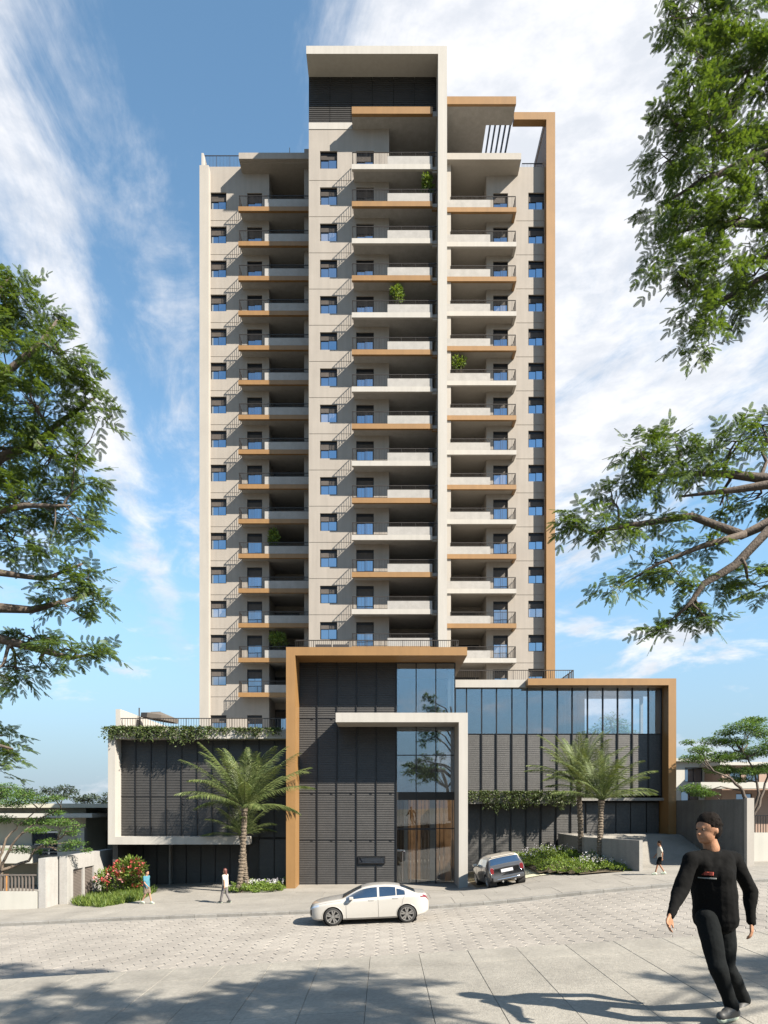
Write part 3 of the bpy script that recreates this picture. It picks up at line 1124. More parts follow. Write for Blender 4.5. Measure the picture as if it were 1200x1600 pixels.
# side return of the glazing
gy = [37.95, 39.3, 40.7, 42.0]
for i in range(3):
    MB().box(gx[3] + .01, gx[3] + .026, gy[i] + .02, gy[i + 1] - .02, PZ(1122, DWL), PZ(1036.5, DWL)).build('glass_pane', M_GLASS, bld)
    MB().box(gx[3] - .005, gx[3] + .045, gy[i + 1] - .025, gy[i + 1] + .025, PZ(1122, DWL), PZ(1036, DWL)).build('mullion', M_BLACK, bld)
for i in range(3):  # lower side panes, added to let sun into the lobby
    MB().box(gx[3] + .01, gx[3] + .026, max(gy[i], DWL + .32) + .02, gy[i + 1] - .02, PZ(1396, DWL), PZ(1130, DWL)).build('glass_pane', M_LOBBYGLASS, bld)
    MB().box(gx[3] - .005, gx[3] + .045, gy[i + 1] - .025, gy[i + 1] + .025, PZ(1398, DWL), PZ(1128, DWL)).build('mullion', M_BLACK, bld)
# entrance doors with long bar handles
for i in range(2):
    d = MB()
    a, b_ = gx[i] + .035, gx[i + 1] - .035
    d.box(a, b_, DWL + .02, DWL + .036, PZ(1392, DWL) + .06, PZ(1295.5, DWL) - .05)
    dd = d.build('entrance_door', M_LOBBYGLASS, bld)
    fr = MB()
    z0_, z1_ = PZ(1395, DWL), PZ(1295.5, DWL)
    fr.box(a, b_, DWL + .005, DWL + .05, z0_, z0_ + .1).box(a, b_, DWL + .005, DWL + .05, z1_ - .05, z1_ - .001)
    fr.build('door_rail', M_BLACK, dd)
    hx = PX(629.3 if i == 0 else 641.8, DWL)
    h = MB()
    h.tube([(hx, DWL - .09, PZ(1377, DWL)), (hx, DWL - .09, PZ(1331, DWL))], .02, 8)
    for py in (1371, 1337):
        h.tube([(hx, DWL - .09, PZ(py, DWL)), (hx, DWL + .02, PZ(py, DWL))], .012, 6)
    h.build('handle', mat('brushed_steel%d' % i, (.6, .6, .6), .3, .05, 5, metal=1.0), dd)
# lobby inside: floor, timber back wall, pale columns
zf = PZ(1394, DWL)
MB().box(vx[5], 4.05, DWL + .06, 43, zf - .2, zf + .02).build('lobby_floor', M_PARAPET, bld)
lw = MB()
for i in range(16):
    xa = .7 + i * .22
    lw.box(xa, xa + .19, 40.05 + (.03 if i % 2 else 0), 40.2, zf, PZ(1240, DWL))
lw.build('timber_wall', M_WOOD, bld)
for px_, w_ in ((634, .2), (676, .34)):
    xx = PX(px_, 38.8)
    MB().box(xx - w_ / 2, xx + w_ / 2, 38.7, 39.0, zf, PZ(1240, DWL)).build('lobby_column', M_WHITE, bld)
xx = PX(700, 39.2)
MB().box(xx - .18, xx + .18, 39.1, 39.4, zf, PZ(1240, DWL)).build('lobby_column', M_WOOD, bld)
MB().box(vx[5] + .01, 4.02, 40.2, 42.1, PZ(1243, DWL), PZ(1238, DWL)).build('mezzanine_floor', M_DARK, bld)
MB().box(vx[5] + .01, 4.04, DWL + .35, 42.1, PZ(1127, DWL), PZ(1117, DWL)).build('upper_floor', M_PARAPET, bld)
MB().box(vx[5] + .01, 4.04, 42.45, 42.6, PZ(1240, DWL), fz0).build('inner_wall', M_DARK, bld)
for px_ in (703, 708.5):
    xx = PX(px_, 39.8)
    MB().box(xx - .12, xx + .05, 39.8, 40.0, PZ(1117, DWL), fz0 - .02).build('inner_column', M_WHITE, bld)
core.box(fi0, vx[5] - .01, 41.3, 41.5, ZG, fz0 - .02)
core.box(vx[5] - .12, vx[5] - .03, DWL + .3, 42.4, ZG, fz0 - .03)
# roof terrace railing
r = rail_mesh([(PX(462, 39), 0, PX(716, 39), 0, 0), (PX(716, 39), 0, PX(716, 39), 3.4, 0)], 1.12)
r.build('terrace_railing', M_RAIL, bld).location = (0, 39.0, fz1 + .001)

# -- left block: white frame round charcoal panels, garage recess below
DLF, DLW, DLG = 36.8, 37.65, 40.0
lx0, li0, lx1 = PX(168.7, DLF), PX(179.7, DLF), PX(388.7, DLF)
lz0, lz1 = PZ(1319.5, DLF), PZ(1307.5, DLF)
ltz0, ltz1 = PZ(1154, DLF), PZ(1140, DLF)
MB().box(lx0, li0, DLF, 52, lz0, ltz1).build('white_frame_leg', M_WHITE, bld)
MB().box(li0, lx1, DLF, 41, lz0, lz1).build('white_frame_sill', M_WHITE, bld)
MB().box(li0, fo0 - .01, DLF, 55, ltz0, ltz1).build('white_frame_roof', M_WHITE, bld)
vx_l = [PX(p, DLW) for p in (186.6, 212, 236, 260, 283.8, 308, 332, 356.3, 380.5, 404.5, 428.5, 452.5)]
vz_l = [PZ(1308.5, DLW), PZ(1244.5, DLW), PZ(1152, DLW)]
for i in range(11):
    for j in range(2):
        W = vx_l[i + 1] - vx_l[i] - .05
        lm = louvre(W, vz_l[j + 1] - vz_l[j] - .04, .15, .022)
        link('louvre_panel', lm, bld, (vx_l[i] + .025, DLW, vz_l[j] + .02))
for i in range(12):
    MB().box(vx_l[i] - .022, vx_l[i] + .022, DLW - .04, DLW + .08, vz_l[0] - .1, vz_l[2]).build('mullion', M_BLACK, bld)
MB().box(vx_l[0], vx_l[-1], DLW - .012, DLW + .07, vz_l[1] - .02, vz_l[1] + .02).build('transom', M_BLACK, bld)
core.box(li0 + .01, fo0, DLW + .1, DLW + .3, lz0 + .01, ltz0 - .01)
core.box(vx_l[8] + .3, fo0, DLW + .05, DLW + .31, ZG, lz0 + .02)
# lower panels beside the garage (same plane as above, right of the sill) and garage door set back
glx = [PX(p, DLG) for p in (200, 224, 245, 268, 291, 313.5, 336, 359, 381.5, 404, 426.5, 450)]
gz0, gz1 = PZ(1388, DLG), PZ(1312, DLG)
for i in range(11):
    W = glx[i + 1] - glx[i] - .05
    lm = louvre(W, gz1 - gz0, .15, .022)
    link('louvre_panel', lm, bld, (glx[i] + .025, DLG, gz0))
    MB().box(glx[i] - .022, glx[i] + .022, DLG - .04, DLG + .06, gz0 - .2, gz1).build('mullion', M_BLACK, bld)
jx = PX(265.5, DLG - .3)
MB().box(jx - .05, jx + .05, DLG - .35, DLG + .02, gz0 - .3, gz1 + .05).build('garage_jamb', M_CONC, bld)
for i in range(2):
    xx = vx_l[9 + i]
    lm = louvre(vx_l[10] - vx_l[9] - .05, vz_l[0] - ZG - .8, .22, .022)
    link('louvre_panel', lm, bld, (xx + .025, DLW, ZG + .7))
core.box(lx0 + .3, fo0, DLG + .1, DLG + .3, ZG, lz0)
MB().box(lx0 + .02, lx0 + .3, DLF + .6, DLG + .1, ZG, lz0 - .001).build('garage_side_wall', M_TILE, bld)
# roof terrace: side parapet and railing
MB().box(lx0 + .36, lx0 + .62, 36.95, 52, ltz1, PZ(1108, 36.95)).build('side_parapet', M_WHITE, bld)
r = rail_mesh([(PX(183.5, 37), 0, PX(446, 37), 0, 0)], .66, pitch=.14)
r.build('terrace_railing', M_RAIL, bld).location = (0, 37.0, ltz1 + .001)

# -- right block
DR, DRO = 42.0, 41.0
rwz1, rwz0 = PZ(1062, 41.7), PZ(1074, 41.7)
rx_l, rx_m = PX(700, 41.7), PX(824.5, 41.7)
MB().box(rx_l, rx_m, 41.7, 55, rwz0, rwz1).build('white_roof_edge', M_WHITE, bld)
roz1, roz0 = PZ(1060, DRO), PZ(1070.5, DRO)
ro0, roi, ro1 = PX(825, DRO), PX(1044.7, DRO), PX(1056.7, DRO)
MB().box(ro0, ro1, DRO, 45.3, roz0, roz1).build('ochre_roof_edge', M_OCHRE, bld)
MB().box(ro0 + .01, 13.3, 45.3, 55, roz0 + .003, roz1 - .003).build('terrace_slab', M_PARAPET, bld)
MB().box(roi, ro1, DRO, 44, ZC - 4.5, roz0).build('ochre_frame_leg', M_OCHRE, bld)
mx = [PX(p, DR) for p in (712, 729, 752.7, 775.8, 800, 823.6, 847.4, 871, 894, 918, 941.8, 965, 988, 1013, 1033)]
gz0, gz1 = PZ(1147, DR), PZ(1072, DR)
for i in range(14):
    pane(mx[i] + .02, mx[i + 1] - .02, DR + .02, gz0 + .03, gz1, M_GLASS)
for i in range(1, 15):
    MB().box(mx[i] - .03, mx[i] + .03, DR - .07, DR + .1, PZ(1248, DR), gz1).build('mullion', M_BLACK, bld)
MB().box(mx[0], mx[14], DR - .01, DR + .08, gz0 - .03, gz0 + .03).build('transom', M_BLACK, bld)
lz_a, lz_b = PZ(1243, DR), gz0 - .03
for i in range(1, 14):
    lm = louvre(mx[i + 1] - mx[i] - .06, lz_b - lz_a, .13, .02, 'tile_panel', M_TILE)
    link('tile_panel', lm, bld, (mx[i] + .03, DR, lz_a))
lz_c = ZC - 4.6
for i in range(1, 14):
    lm = louvre(mx[i + 1] - mx[i] - .05, PZ(1254, DR) - lz_c, .15, .018, 'tile_panel', M_TILE)
    link('tile_panel', lm, bld, (mx[i] + .025, DR + .3, lz_c))
    if i < 10:
        MB().box(mx[i] - .025, mx[i] + .025, DR + .22, DR + .4, lz_c, PZ(1254, DR)).build('mullion', M_BLACK, bld)
ledge = MB().box(PX(731, 41.2), PX(901, 41.2), 41.2, DR + .5, PZ(1256, 41.2), PZ(1241, 41.2)).build('planter_ledge', M_CONC, bld)
MB().box(PX(901, 41.2) + .005, mx[14] + .1, 41.7, DR + .5, PZ(1251, 41.7), PZ(1246.5, 41.7)).build('ledge', M_CONC, bld)
core.box(mx[0], roi, DR + .45, DR + .6, ZC - 6, gz0 - .05)
# rooms behind the upper glazing: floor, ceiling, back wall with a window through to the garden
MB().box(mx[0], roi - .01, DR + .12, 45.3, gz0 - .3, gz0 - .06).build('gallery_floor', M_PARAPET, bld)
bw = MB()
hx0, hx1 = PX(911, 45), PX(1001, 45)
hz0, hz1 = PZ(1146, 45), PZ(1091, 45)
wall_holes(bw, mx[0] - .2, roi - .01, gz0 - .1, gz1 + .3, 45, [(hx0, hx1, hz0, hz1, .25, False)])
bw.build('gallery_back_wall', M_PARAPET, bld)
MB().box(hx0 - .5, hx0 - .1, 44.3, 44.6, gz0 - .06, gz1 + .2).build('gallery_column', M_OCHRE, bld)
for px_ in (883, 891):
    xx = PX(px_, 44)
    MB().box(xx - .05, xx + .05, 44, 44.1, gz0 - .06, PZ(1085, 44)).build('light_tube', M_WHITE, bld)
# roof railing on the right block
r = rail_mesh([(PX(714, 42.2), 0, PX(896, 42.2), 0, 0), (PX(896, 42.2), 0, PX(896, 42.2), 3, 0)], .76, pitch=.13)
r.build('terrace_railing', M_RAIL, bld).location = (0, 42.2, PZ(1060, 41) + .001)
core.build('building_core', M_DARK, bld)


# ------------------------------------------------------------------ foliage helpers
def leaf_cloud(pos, dirs, nrm, size, tmpl_v, tmpl_f):
    """Copies of one leaf template (x along the leaf, y across, z up) as arrays of vertices and faces."""
    pos, dirs, nrm = np.asarray(pos, float), np.asarray(dirs, float), np.asarray(nrm, float)
    size = np.asarray(size, float)[:, None]
    d = dirs / np.linalg.norm(dirs, axis=1, keepdims=True)
    s_ = np.cross(nrm, d)
    s_ /= np.linalg.norm(s_, axis=1, keepdims=True) + 1e-9
    n = np.cross(d, s_)
    T = np.asarray(tmpl_v, float)
    V = (pos[:, None, :] + size[:, :, None] * (T[None, :, 0, None] * d[:, None, :] + T[None, :, 1, None] * s_[:, None, :] + T[None, :, 2, None] * n[:, None, :]))
    nv = len(T)
    Fq = np.asarray(tmpl_f, np.int64)[None] + (np.arange(len(pos)) * nv)[:, None, None]
    return V.reshape(-1, 3), Fq.reshape(-1, Fq.shape[-1])


def mesh_np(name, V, Fq, m):
    me = bpy.data.meshes.new(name)
    k = Fq.shape[1]
    me.vertices.add(len(V))
    me.vertices.foreach_set('co', V.astype(np.float32).ravel())
    me.loops.add(Fq.size)
    me.loops.foreach_set('vertex_index', Fq.astype(np.int32).ravel())
    me.polygons.add(len(Fq))
    me.polygons.foreach_set('loop_start', np.arange(0, Fq.size, k, dtype=np.int32))
    me.polygons.foreach_set('loop_total', np.full(len(Fq), k, dtype=np.int32))
    me.materials.append(m)
    me.update(calc_edges=True)
    me.validate()
    return me


# one pinna of a feathery leaf: paired leaflets on a thin rib
PINNA_V, PINNA_F = [], []
NP_ = 9
for i in range(NP_):
    x = .06 + .9 * i / NP_
    L = .17 * math.sin(math.pi * (.22 + .7 * i / NP_)) + .03
    for sgn in (-1, 1):
        b = len(PINNA_V)
        PINNA_V += [(x - .04, 0, 0), (x + .045, 0, 0), (x + .085, sgn * L, -.035), (x + .01, sgn * L * .9, -.03)]
        PINNA_F.append((b, b + 1, b + 2, b + 3) if sgn > 0 else (b, b + 3, b + 2, b + 1))
LEAF_V = [(0, 0, 0), (.45, .2, -.03), (1, 0, -.1), (.45, -.2, -.03)]
LEAF_F = [(0, 1, 2, 3)]
BLADE_V = [(0, -.03, 0), (0, .03, 0), (.6, .02, .03), (1, 0, -.04)]
BLADE_F = [(0, 1, 2, 3)]


def rnd_dir(n):
    v = rng.normal(size=(n, 3))
    return v / np.linalg.norm(v, axis=1, keepdims=True)


def compound(centers, outs, L, pairs, plen):
    """Feathery compound leaves: rib direction 'outs', pinnae in drooping pairs. Returns pos, dir, normal, size arrays."""
    n = len(centers)
    P_, D_, N_, S_ = [], [], [], []
    up = np.tile([0, 0, 1.0], (n, 1))
    d = outs / np.linalg.norm(outs, axis=1, keepdims=True)
    s_ = np.cross(up, d)
    s_ /= np.linalg.norm(s_, axis=1, keepdims=True) + 1e-9
    nn = np.cross(d, s_)
    roll = rng.normal(0, .5, (n, 1))
    s2 = s_ * np.cos(roll) + nn * np.sin(roll)
    nn = np.cross(d, s2)
    for k in range(pairs):
        t = (k + .6) / pairs
        base = centers + d * (L * t)[:, None] - np.array([0, 0, 1.0]) * (L * .25 * t * t)[:, None]
        for sgn in (-1, 1):
            dd = d * .55 + s2 * sgn * .8 + np.array([0, 0, -.25 - .25 * t]) + rng.normal(0, .12, (n, 3))
            P_.append(base)
            D_.append(dd)
            N_.append(nn + rng.normal(0, .2, (n, 3)))
            S_.append(plen * rng.uniform(.8, 1.1, n) * (1 - .25 * abs(t - .5)))
    base = centers + d * L[:, None] - np.array([0, 0, 1.0]) * (L * .25)[:, None]
    P_.append(base)
    D_.append(d + np.array([0, 0, -.4]))
    N_.append(nn)
    S_.append(plen * rng.uniform(.8, 1.1, n))
    return np.concatenate(P_), np.concatenate(D_), np.concatenate(N_), np.concatenate(S_)


def wiggle(a, b, n, amp):
    a, b = Vector(a), Vector(b)
    L = (b - a).length
    return [a.lerp(b, t / n) + Vector((random.gauss(0, amp), random.gauss(0, amp), random.gauss(0, amp))) * L * (0 if t in (0, n) else 1) for t in range(n + 1)]


def feather_tree(name, label, trunk, limbs, clusters, m, per=1.0, L=.36, plen=.2, pairs=4, bark=None, group=None, cat='tree', density=420):
    """Tree of spreading limbs and feathery leaf pads. limbs: lists of (point, radius); clusters: (centre, (rx, ry, rz))."""
    base = trunk[0][0]
    t = thing(name, label, cat, base, 0, group)
    inv = Matrix.Translation(-Vector(base))
    wood = MB()
    wood.tube([p for p, r in trunk], [r for p, r in trunk], 10)
    tr = link('trunk', wood.mesh('trunk', bark or M_BARK, True), t)
    tr.matrix_parent_inverse = inv
    lm = MB()
    nodes = []
    for limb in limbs:
        lm.tube([p for p, r in limb], [r for p, r in limb], 7)
        for (a, ra), (b, rb) in zip(limb, limb[1:]):
            for q in range(6):
                nodes.append((Vector(a).lerp(Vector(b), q / 6), ra + (rb - ra) * q / 6))
    C, O = [], []
    for c, (rx, ry, rz) in clusters:
        c = Vector(c)
        near_, rad = min(nodes, key=lambda q: (q[0] - c).length)
        pts_ = wiggle(near_, c, 4, .06)
        r0 = min(rad * .7, .03)
        lm.tube(pts_, [r0, r0 * .8, r0 * .65, r0 * .5, r0 * .4], 5, False)
        vol = rx * ry * rz
        n = max(4, int(density * per * (vol ** (2 / 3))))
        for q in range(max(3, n // 5)):
            d = Vector(rnd_dir(1)[0])
            tip = c + Vector((d.x * rx * .8, d.y * ry * .8, d.z * rz * .7))
            s_ = pts_[random.randint(2, 4)]
            tw = wiggle(s_, tip, 3, .05)
            lm.tube(tw, [r0 * .4, r0 * .3, r0 * .22, r0 * .12], 4, False)
        d = rnd_dir(n)
        rad_ = rng.uniform(.25, 1.0, n) ** .6
        pos = np.array(c)[None] + d * np.array([rx, ry, rz])[None] * rad_[:, None]
        out = d * np.array([1, 1, .35]) + rng.normal(0, .25, (n, 3)) + np.array([0, 0, .05])
        C.append(pos)
        O.append(out)
    C, O = np.concatenate(C), np.concatenate(O)
    br = link('branches', lm.mesh('branches', bark or M_BARKD, True), t)
    br.matrix_parent_inverse = inv
    br['kind'] = 'stuff'
    Ls = L * rng.uniform(.7, 1.15, len(C))
    p_, d_, n_, s_ = compound(C - O / np.linalg.norm(O, axis=1, keepdims=True) * L * .3, O, Ls, pairs, plen)
    V, Fq = leaf_cloud(p_, d_, n_, s_, PINNA_V, PINNA_F)
    cr = link('crown', mesh_np('crown', V, Fq, m), t)
    cr.matrix_parent_inverse = inv
    return t


def px_clusters(lst, D, jit, rdep=.9):
    out = []
    for (px, py, rx, ry) in lst:
        d = D + random.uniform(-jit, jit)
        k = d / F
        out.append((P(px, py, d), (rx * k, max(rx, ry) * k * rdep, ry * k)))
    return out


def px_limb(pts, D0, D1, r0, r1):
    n = len(pts)
    return [(P(px, py, D0 + (D1 - D0) * i / (n - 1)), r0 + (r1 - r0) * i / (n - 1)) for i, (px, py) in enumerate(pts)]


# ------------------------------------------------------------------ big trees framing the view
zt = ZN(-7.4) - .03
LC = [(8, 450, 48, 50), (55, 485, 50, 42), (15, 550, 60, 50), (100, 555, 48, 40), (60, 630, 70, 45), (140, 605, 34, 32), (165, 650, 24, 22),
      (15, 705, 55, 45), (95, 715, 55, 40), (140, 745, 26, 30), (35, 785, 60, 40), (115, 795, 48, 36), (150, 830, 22, 16), (25, 845, 50, 20),
      (85, 855, 36, 18), (100, 908, 40, 18), (148, 903, 34, 22), (160, 940, 28, 20), (112, 948, 36, 14), (120, 1008, 55, 16), (60, 998, 42, 14),
      (168, 1018, 20, 12), (35, 1048, 40, 18), (85, 1043, 22, 12), (8, 1068, 22, 12), (12, 1150, 26, 20), (28, 1178, 26, 16), (6, 1203, 22, 12),
      (-60, 520, 60, 60), (-70, 640, 60, 60), (-60, 760, 60, 60), (-80, 880, 60, 50), (-50, 420, 40, 40), (-60, 1130, 40, 30)]
tk = [(Vector((-7.4, 8.3, zt)), .34), (Vector((-7.3, 8.4, zt + 2)), .27), (Vector((-7.0, 8.6, zt + 4.5)), .22), (Vector((-6.9, 8.8, zt + 7)), .15), (Vector((-6.5, 9.0, zt + 9.5)), .07)]
LL = [px_limb([(-215, 1180), (-100, 1010), (0, 998), (60, 1014), (110, 1028), (150, 1022)], 8.5, 9.1, .10, .015),
      px_limb([(-215, 1100), (-100, 960), (0, 950), (50, 953), (100, 940), (150, 925)], 8.6, 9.2, .10, .015),
      px_limb([(-210, 1050), (-100, 905), (0, 895), (70, 905), (130, 880)], 8.6, 9.0, .08, .012),
      px_limb([(-205, 950), (-80, 800), (0, 715), (60, 690), (100, 655), (150, 620)], 8.7, 9.2, .10, .015),
      px_limb([(-205, 850), (-80, 660), (0, 590), (60, 540), (90, 500)], 8.7, 8.6, .09, .015),
      px_limb([(-200, 760), (-90, 560), (-20, 470), (20, 430)], 8.7, 9.0, .07, .012),
      px_limb([(-205, 900), (-60, 810), (40, 790), (110, 790)], 8.7, 8.3, .08, .012),
      px_limb([(-225, 1240), (-100, 1180), (0, 1165), (20, 1170)], 8.5, 8.5, .05, .012)]
feather_tree('feathery_tree', 'large feathery leaved tree reaching in from the left edge', tk, LL, px_clusters([(a - 9, b, c, d) for a, b, c, d in LC], 8.8, .7), M_LEAF, 1.0, .27, .128)

zt = ZN(7.6) - .03
RC = [(1080, 20, 48, 38), (1150, 30, 55, 45), (1100, 90, 46, 36), (1170, 110, 46, 46), (1085, 150, 40, 34), (1055, 190, 34, 30), (1130, 190, 55, 36),
      (1045, 250, 38, 34), (1110, 270, 55, 40), (1180, 250, 40, 46), (1035, 320, 34, 30), (1090, 340, 50, 36), (1160, 340, 46, 40), (1025, 388, 26, 26),
      (1062, 418, 40, 30), (1120, 420, 50, 36), (1180, 430, 34, 36), (1085, 495, 34, 30), (1132, 478, 36, 26), (1078, 535, 24, 16), (1108, 540, 20, 10),
      (1040, 20, 16, 20), (1240, 60, 50, 60), (1250, 200, 50, 60), (1245, 330, 50, 60), (1240, 450, 40, 40),
      (1000, 700, 40, 24), (1055, 690, 38, 24), (985, 745, 38, 22), (955, 768, 26, 13), (1040, 745, 42, 24), (1090, 728, 36, 22), (1150, 690, 38, 26),
      (1190, 665, 26, 26), (1110, 700, 30, 18), (1180, 780, 36, 26), (1125, 790, 30, 15), (905, 812, 34, 22), (885, 815, 16, 18), (950, 825, 40, 18),
      (1000, 820, 36, 18), (1040, 810, 26, 12), (1022, 880, 36, 16), (1000, 898, 30, 16), (1060, 898, 40, 18), (960, 920, 36, 14), (1100, 850, 32, 16),
      (1130, 915, 36, 15), (1170, 900, 36, 17), (1190, 920, 28, 15), (1070, 962, 44, 12), (1030, 985, 28, 9), (1092, 952, 26, 10), (1102, 966, 22, 9),
      (1240, 700, 40, 40), (1245, 900, 40, 30)]
tk = [(Vector((7.6, 8.3, zt)), .36), (Vector((7.5, 8.4, zt + 2)), .29), (Vector((7.3, 8.6, zt + 4.5)), .24), (Vector((7.1, 8.8, zt + 8)), .17), (Vector((6.6, 9.0, zt + 11.5)), .08)]
RL = [px_limb([(1485, 840), (1330, 760), (1200, 748), (1130, 740), (1080, 740), (1000, 745)], 8.6, 9.1, .10, .014),
      px_limb([(1490, 900), (1330, 775), (1200, 757), (1150, 765), (1110, 770), (1060, 776)], 8.6, 8.9, .09, .012),
      px_limb([(1490, 960), (1330, 830), (1200, 817), (1160, 836), (1080, 806), (990, 820), (920, 832), (885, 818)], 8.6, 9.2, .10, .01),
      px_limb([(1165, 834), (1100, 852), (1030, 880), (965, 918)], 8.8, 9.0, .05, .01),
      px_limb([(1490, 980), (1330, 840), (1200, 830), (1150, 882), (1100, 912), (1080, 940), (1055, 965)], 8.6, 8.7, .10, .014),
      px_limb([(1158, 872), (1165, 885), (1168, 905), (1180, 915)], 8.6, 8.8, .03, .008),
      px_limb([(1460, 480), (1330, 260), (1200, 206), (1125, 215), (1085, 175), (1070, 140)], 8.8, 9.2, .11, .014),
      px_limb([(1465, 560), (1330, 330), (1200, 240), (1150, 260), (1090, 287), (1050, 310)], 8.8, 8.9, .10, .012),
      px_limb([(1475, 700), (1330, 520), (1200, 430), (1130, 468), (1090, 498)], 8.7, 9.0, .10, .012),
      px_limb([(1450, 380), (1320, 120), (1200, 60), (1120, 40)], 8.9, 9.0, .10, .012),
      px_limb([(1470, 640), (1330, 430), (1200, 350), (1100, 350), (1040, 370)], 8.7, 8.9, .09, .012)]
feather_tree('feathery_tree', 'large dark feathery leaved tree reaching in from the right edge', tk, RL, px_clusters(RC, 8.8, .6), M_LEAFR, 1.0, .265, .125)

# the street tree beside the viewpoint that throws the dappled shade on the near slabs
zt = ZN(7.2) - .03
tk = [(Vector((7.4, 1.2, zt)), .3), (Vector((7.2, 1.4, zt + 2.5)), .22), (Vector((6.8, 1.6, zt + 4.5)), .15), (Vector((6.2, 1.8, zt + 6)), .08)]
SC, SL = [], []
SHADE = [(-3.5, 6.6, .55, 6), (-2.9, 7.4, .55, 6.5), (-2.5, 6.6, .6, 6.2), (-1.6, 7.7, .6, 5.6), (-1.2, 7.0, .7, 6), (-.6, 7.9, .6, 6.2), (-.5, 7.0, .6, 5.5), (-1.8, 6.3, .6, 6.4),
         (-1.2, 6.3, .6, 5.4), (3.3, 7.0, .35, 5.5), (4.2, 7.3, .5, 6.0), (4.0, 6.3, .4, 5.3), (-.2, 6.3, .5, 6.2), (-4.3, 7.2, .5, 6.2), (-3.9, 8.0, .5, 5.6)]
for (sx, sy, r_, h) in SHADE:
    while True:                      # high enough to stay clear of the view
        c = Vector((sx, sy, ZN(sx))) + SUN * (h / SUN.z)
        if c.y < .3 or (c.x - r_ * 1.6) / c.y * F > 660:
            break
        h += .3
    c = Vector((sx, sy, ZN(sx))) + SUN * (h / SUN.z)
    SC.append((c, (r_, r_, r_ * .45)))
    SL.append([(Vector((6.9, 1.5, zt + 3.6)), .06), (Vector((6.7, 1.6, zt + 4)).lerp(c, .55) + Vector((0, 0, .4)), .035), (c, .012)])
feather_tree('feathery_tree', 'street tree beside the viewpoint shading the near slabs', tk, SL, SC, M_LEAF, .8, .42, .24, density=210)


# ------------------------------------------------------------------ palms
def palm(label, base, top_, nf, flen, seed, lean=0.0, group='feather palms in front of the building'):
    rr = random.Random(seed)
    t = thing('palm_tree', label, 'palm', base, 0, group)
    base, top_ = Vector(base), Vector(top_)
    h = (top_ - base).length
    tb_ = MB()
    n = 26
    pts_, rad_ = [], []
    for i in range(n + 1):
        f = i / n
        c = (top_ - base) * f + Vector((lean * math.sin(f * math.pi) * .5, 0, 0))
        r_ = .15 - .03 * f + (.04 if f < .06 else 0) + (.06 * smooth((f - .86) / .14))
        pts_ += [c, c + Vector((0, 0, h / n * .55))]
        rad_ += [r_ + .022, r_ - .012]
    tb_.tube(pts_[:-1], rad_[:-1], 12)
    for k in range(150):          # old leaf bases
        f = rr.random()
        a = rr.uniform(0, 6.28)
        c = (top_ - base) * f + Vector((lean * math.sin(f * math.pi) * .5, 0, 0))
        d = Vector((math.cos(a), math.sin(a), 0))
        r_ = .15 - .03 * f
        s_ = Vector((-d.y, d.x, 0)) * .045
        p0 = c + d * (r_ - .01)
        tb_.add([p0 - s_, p0 + s_, p0 + d * .055 + Vector((0, 0, .08)), p0 + d * .01 + Vector((0, 0, .1))], [(0, 1, 2), (0, 2, 3), (1, 3, 2)])
    tb_.build('trunk', M_PALMT, t)
    crown = top_ - base
    for k in range(nf):
        a = k * 2.39996 + rr.uniform(-.2, .2)
        e = math.radians(88 - 74 * (k / nf) ** 1.1 + rr.uniform(-7, 7))       # launch angle: upright young fronds first
        L = flen * rr.uniform(.85, 1.08) * (.82 + .18 * math.sin(math.pi * (k + 1) / nf))
        out = Vector((math.cos(a), math.sin(a), 0))
        side = Vector((-out.y, out.x, 0))
        droop = rr.uniform(.5, .95)
        p_ = crown + out * .1 + Vector((0, 0, .05 * rr.random()))
        ang = e
        pts_, tang = [p_], []
        m_ = 14
        for i in range(m_):
            ang -= droop * (1.35 / m_) * (i / m_ + .25)
            d = out * math.cos(ang) + Vector((0, 0, math.sin(ang)))
            tang.append(d)
            p_ = p_ + d * (L / m_)
            pts_.append(p_)
        tang.append(tang[-1])
        mb = MB()
        mb.tube(pts_, [.028 * (1 - i / (m_ + 1)) + .004 for i in range(m_ + 1)], 4, False)
        nl = 34
        for i in range(nl):
            f = .1 + .9 * (i + rr.random() * .5) / nl
            q = min(m_ - 1, int(f * m_))
            w = f * m_ - q
            c = pts_[q].lerp(pts_[q + 1], w)
            d = tang[q]
            nrm = side.cross(d).normalized()
            ll = (.56 * math.sin(math.pi * (.2 + .78 * f)) + .12) * flen / 3.2 * rr.uniform(.85, 1.1)
            for sg in (-1, 1):
                dd = (d * (.75 + .4 * f) + side * sg * .85 - nrm * (-.28 + .1 * rr.random())).normalized()
                tipd = (dd + Vector((0, 0, -.6))).normalized()
                wv = d.cross(dd).cross(dd).normalized() * .0145 * flen / 3.2
                b = c + dd * ll * .55
                tp = b + tipd * ll * .5
                mb.add([c - wv * .6, c + wv * .6, b + wv, tp, b - wv], [(0, 1, 2, 3, 4)])
        mb.build('frond', M_PALM, t)
    return t


palm('tall feather palm beside the ochre frame, left of the entrance', (PX(373, 34.9), 34.9, GP(PX(373, 34.9), 34.9)), (PX(382, 34.9), 34.9, PZ(1262, 34.9)), 32, 4.1, 3, .12)
palm('shorter palm half hidden behind the tall left palm', (PX(385, 36.2), 36.2, GP(PX(385, 36.2), 36.2)), (PX(378, 36.2), 36.2, PZ(1306, 36.2)), 18, 2.6, 5)
palm('right hand palm of the pair near the low concrete wall', (PX(937, 35.4), 35.4, ZC - 3.25), (PX(940, 35.4), 35.4, PZ(1250, 35.4)), 28, 3.5, 9, -.05)
palm('left hand palm of the pair, behind in the planting bed', (PX(908, 37), 37, ZC - 3.15), (PX(904, 37), 37, PZ(1222, 37)), 26, 3.4, 13, .05)


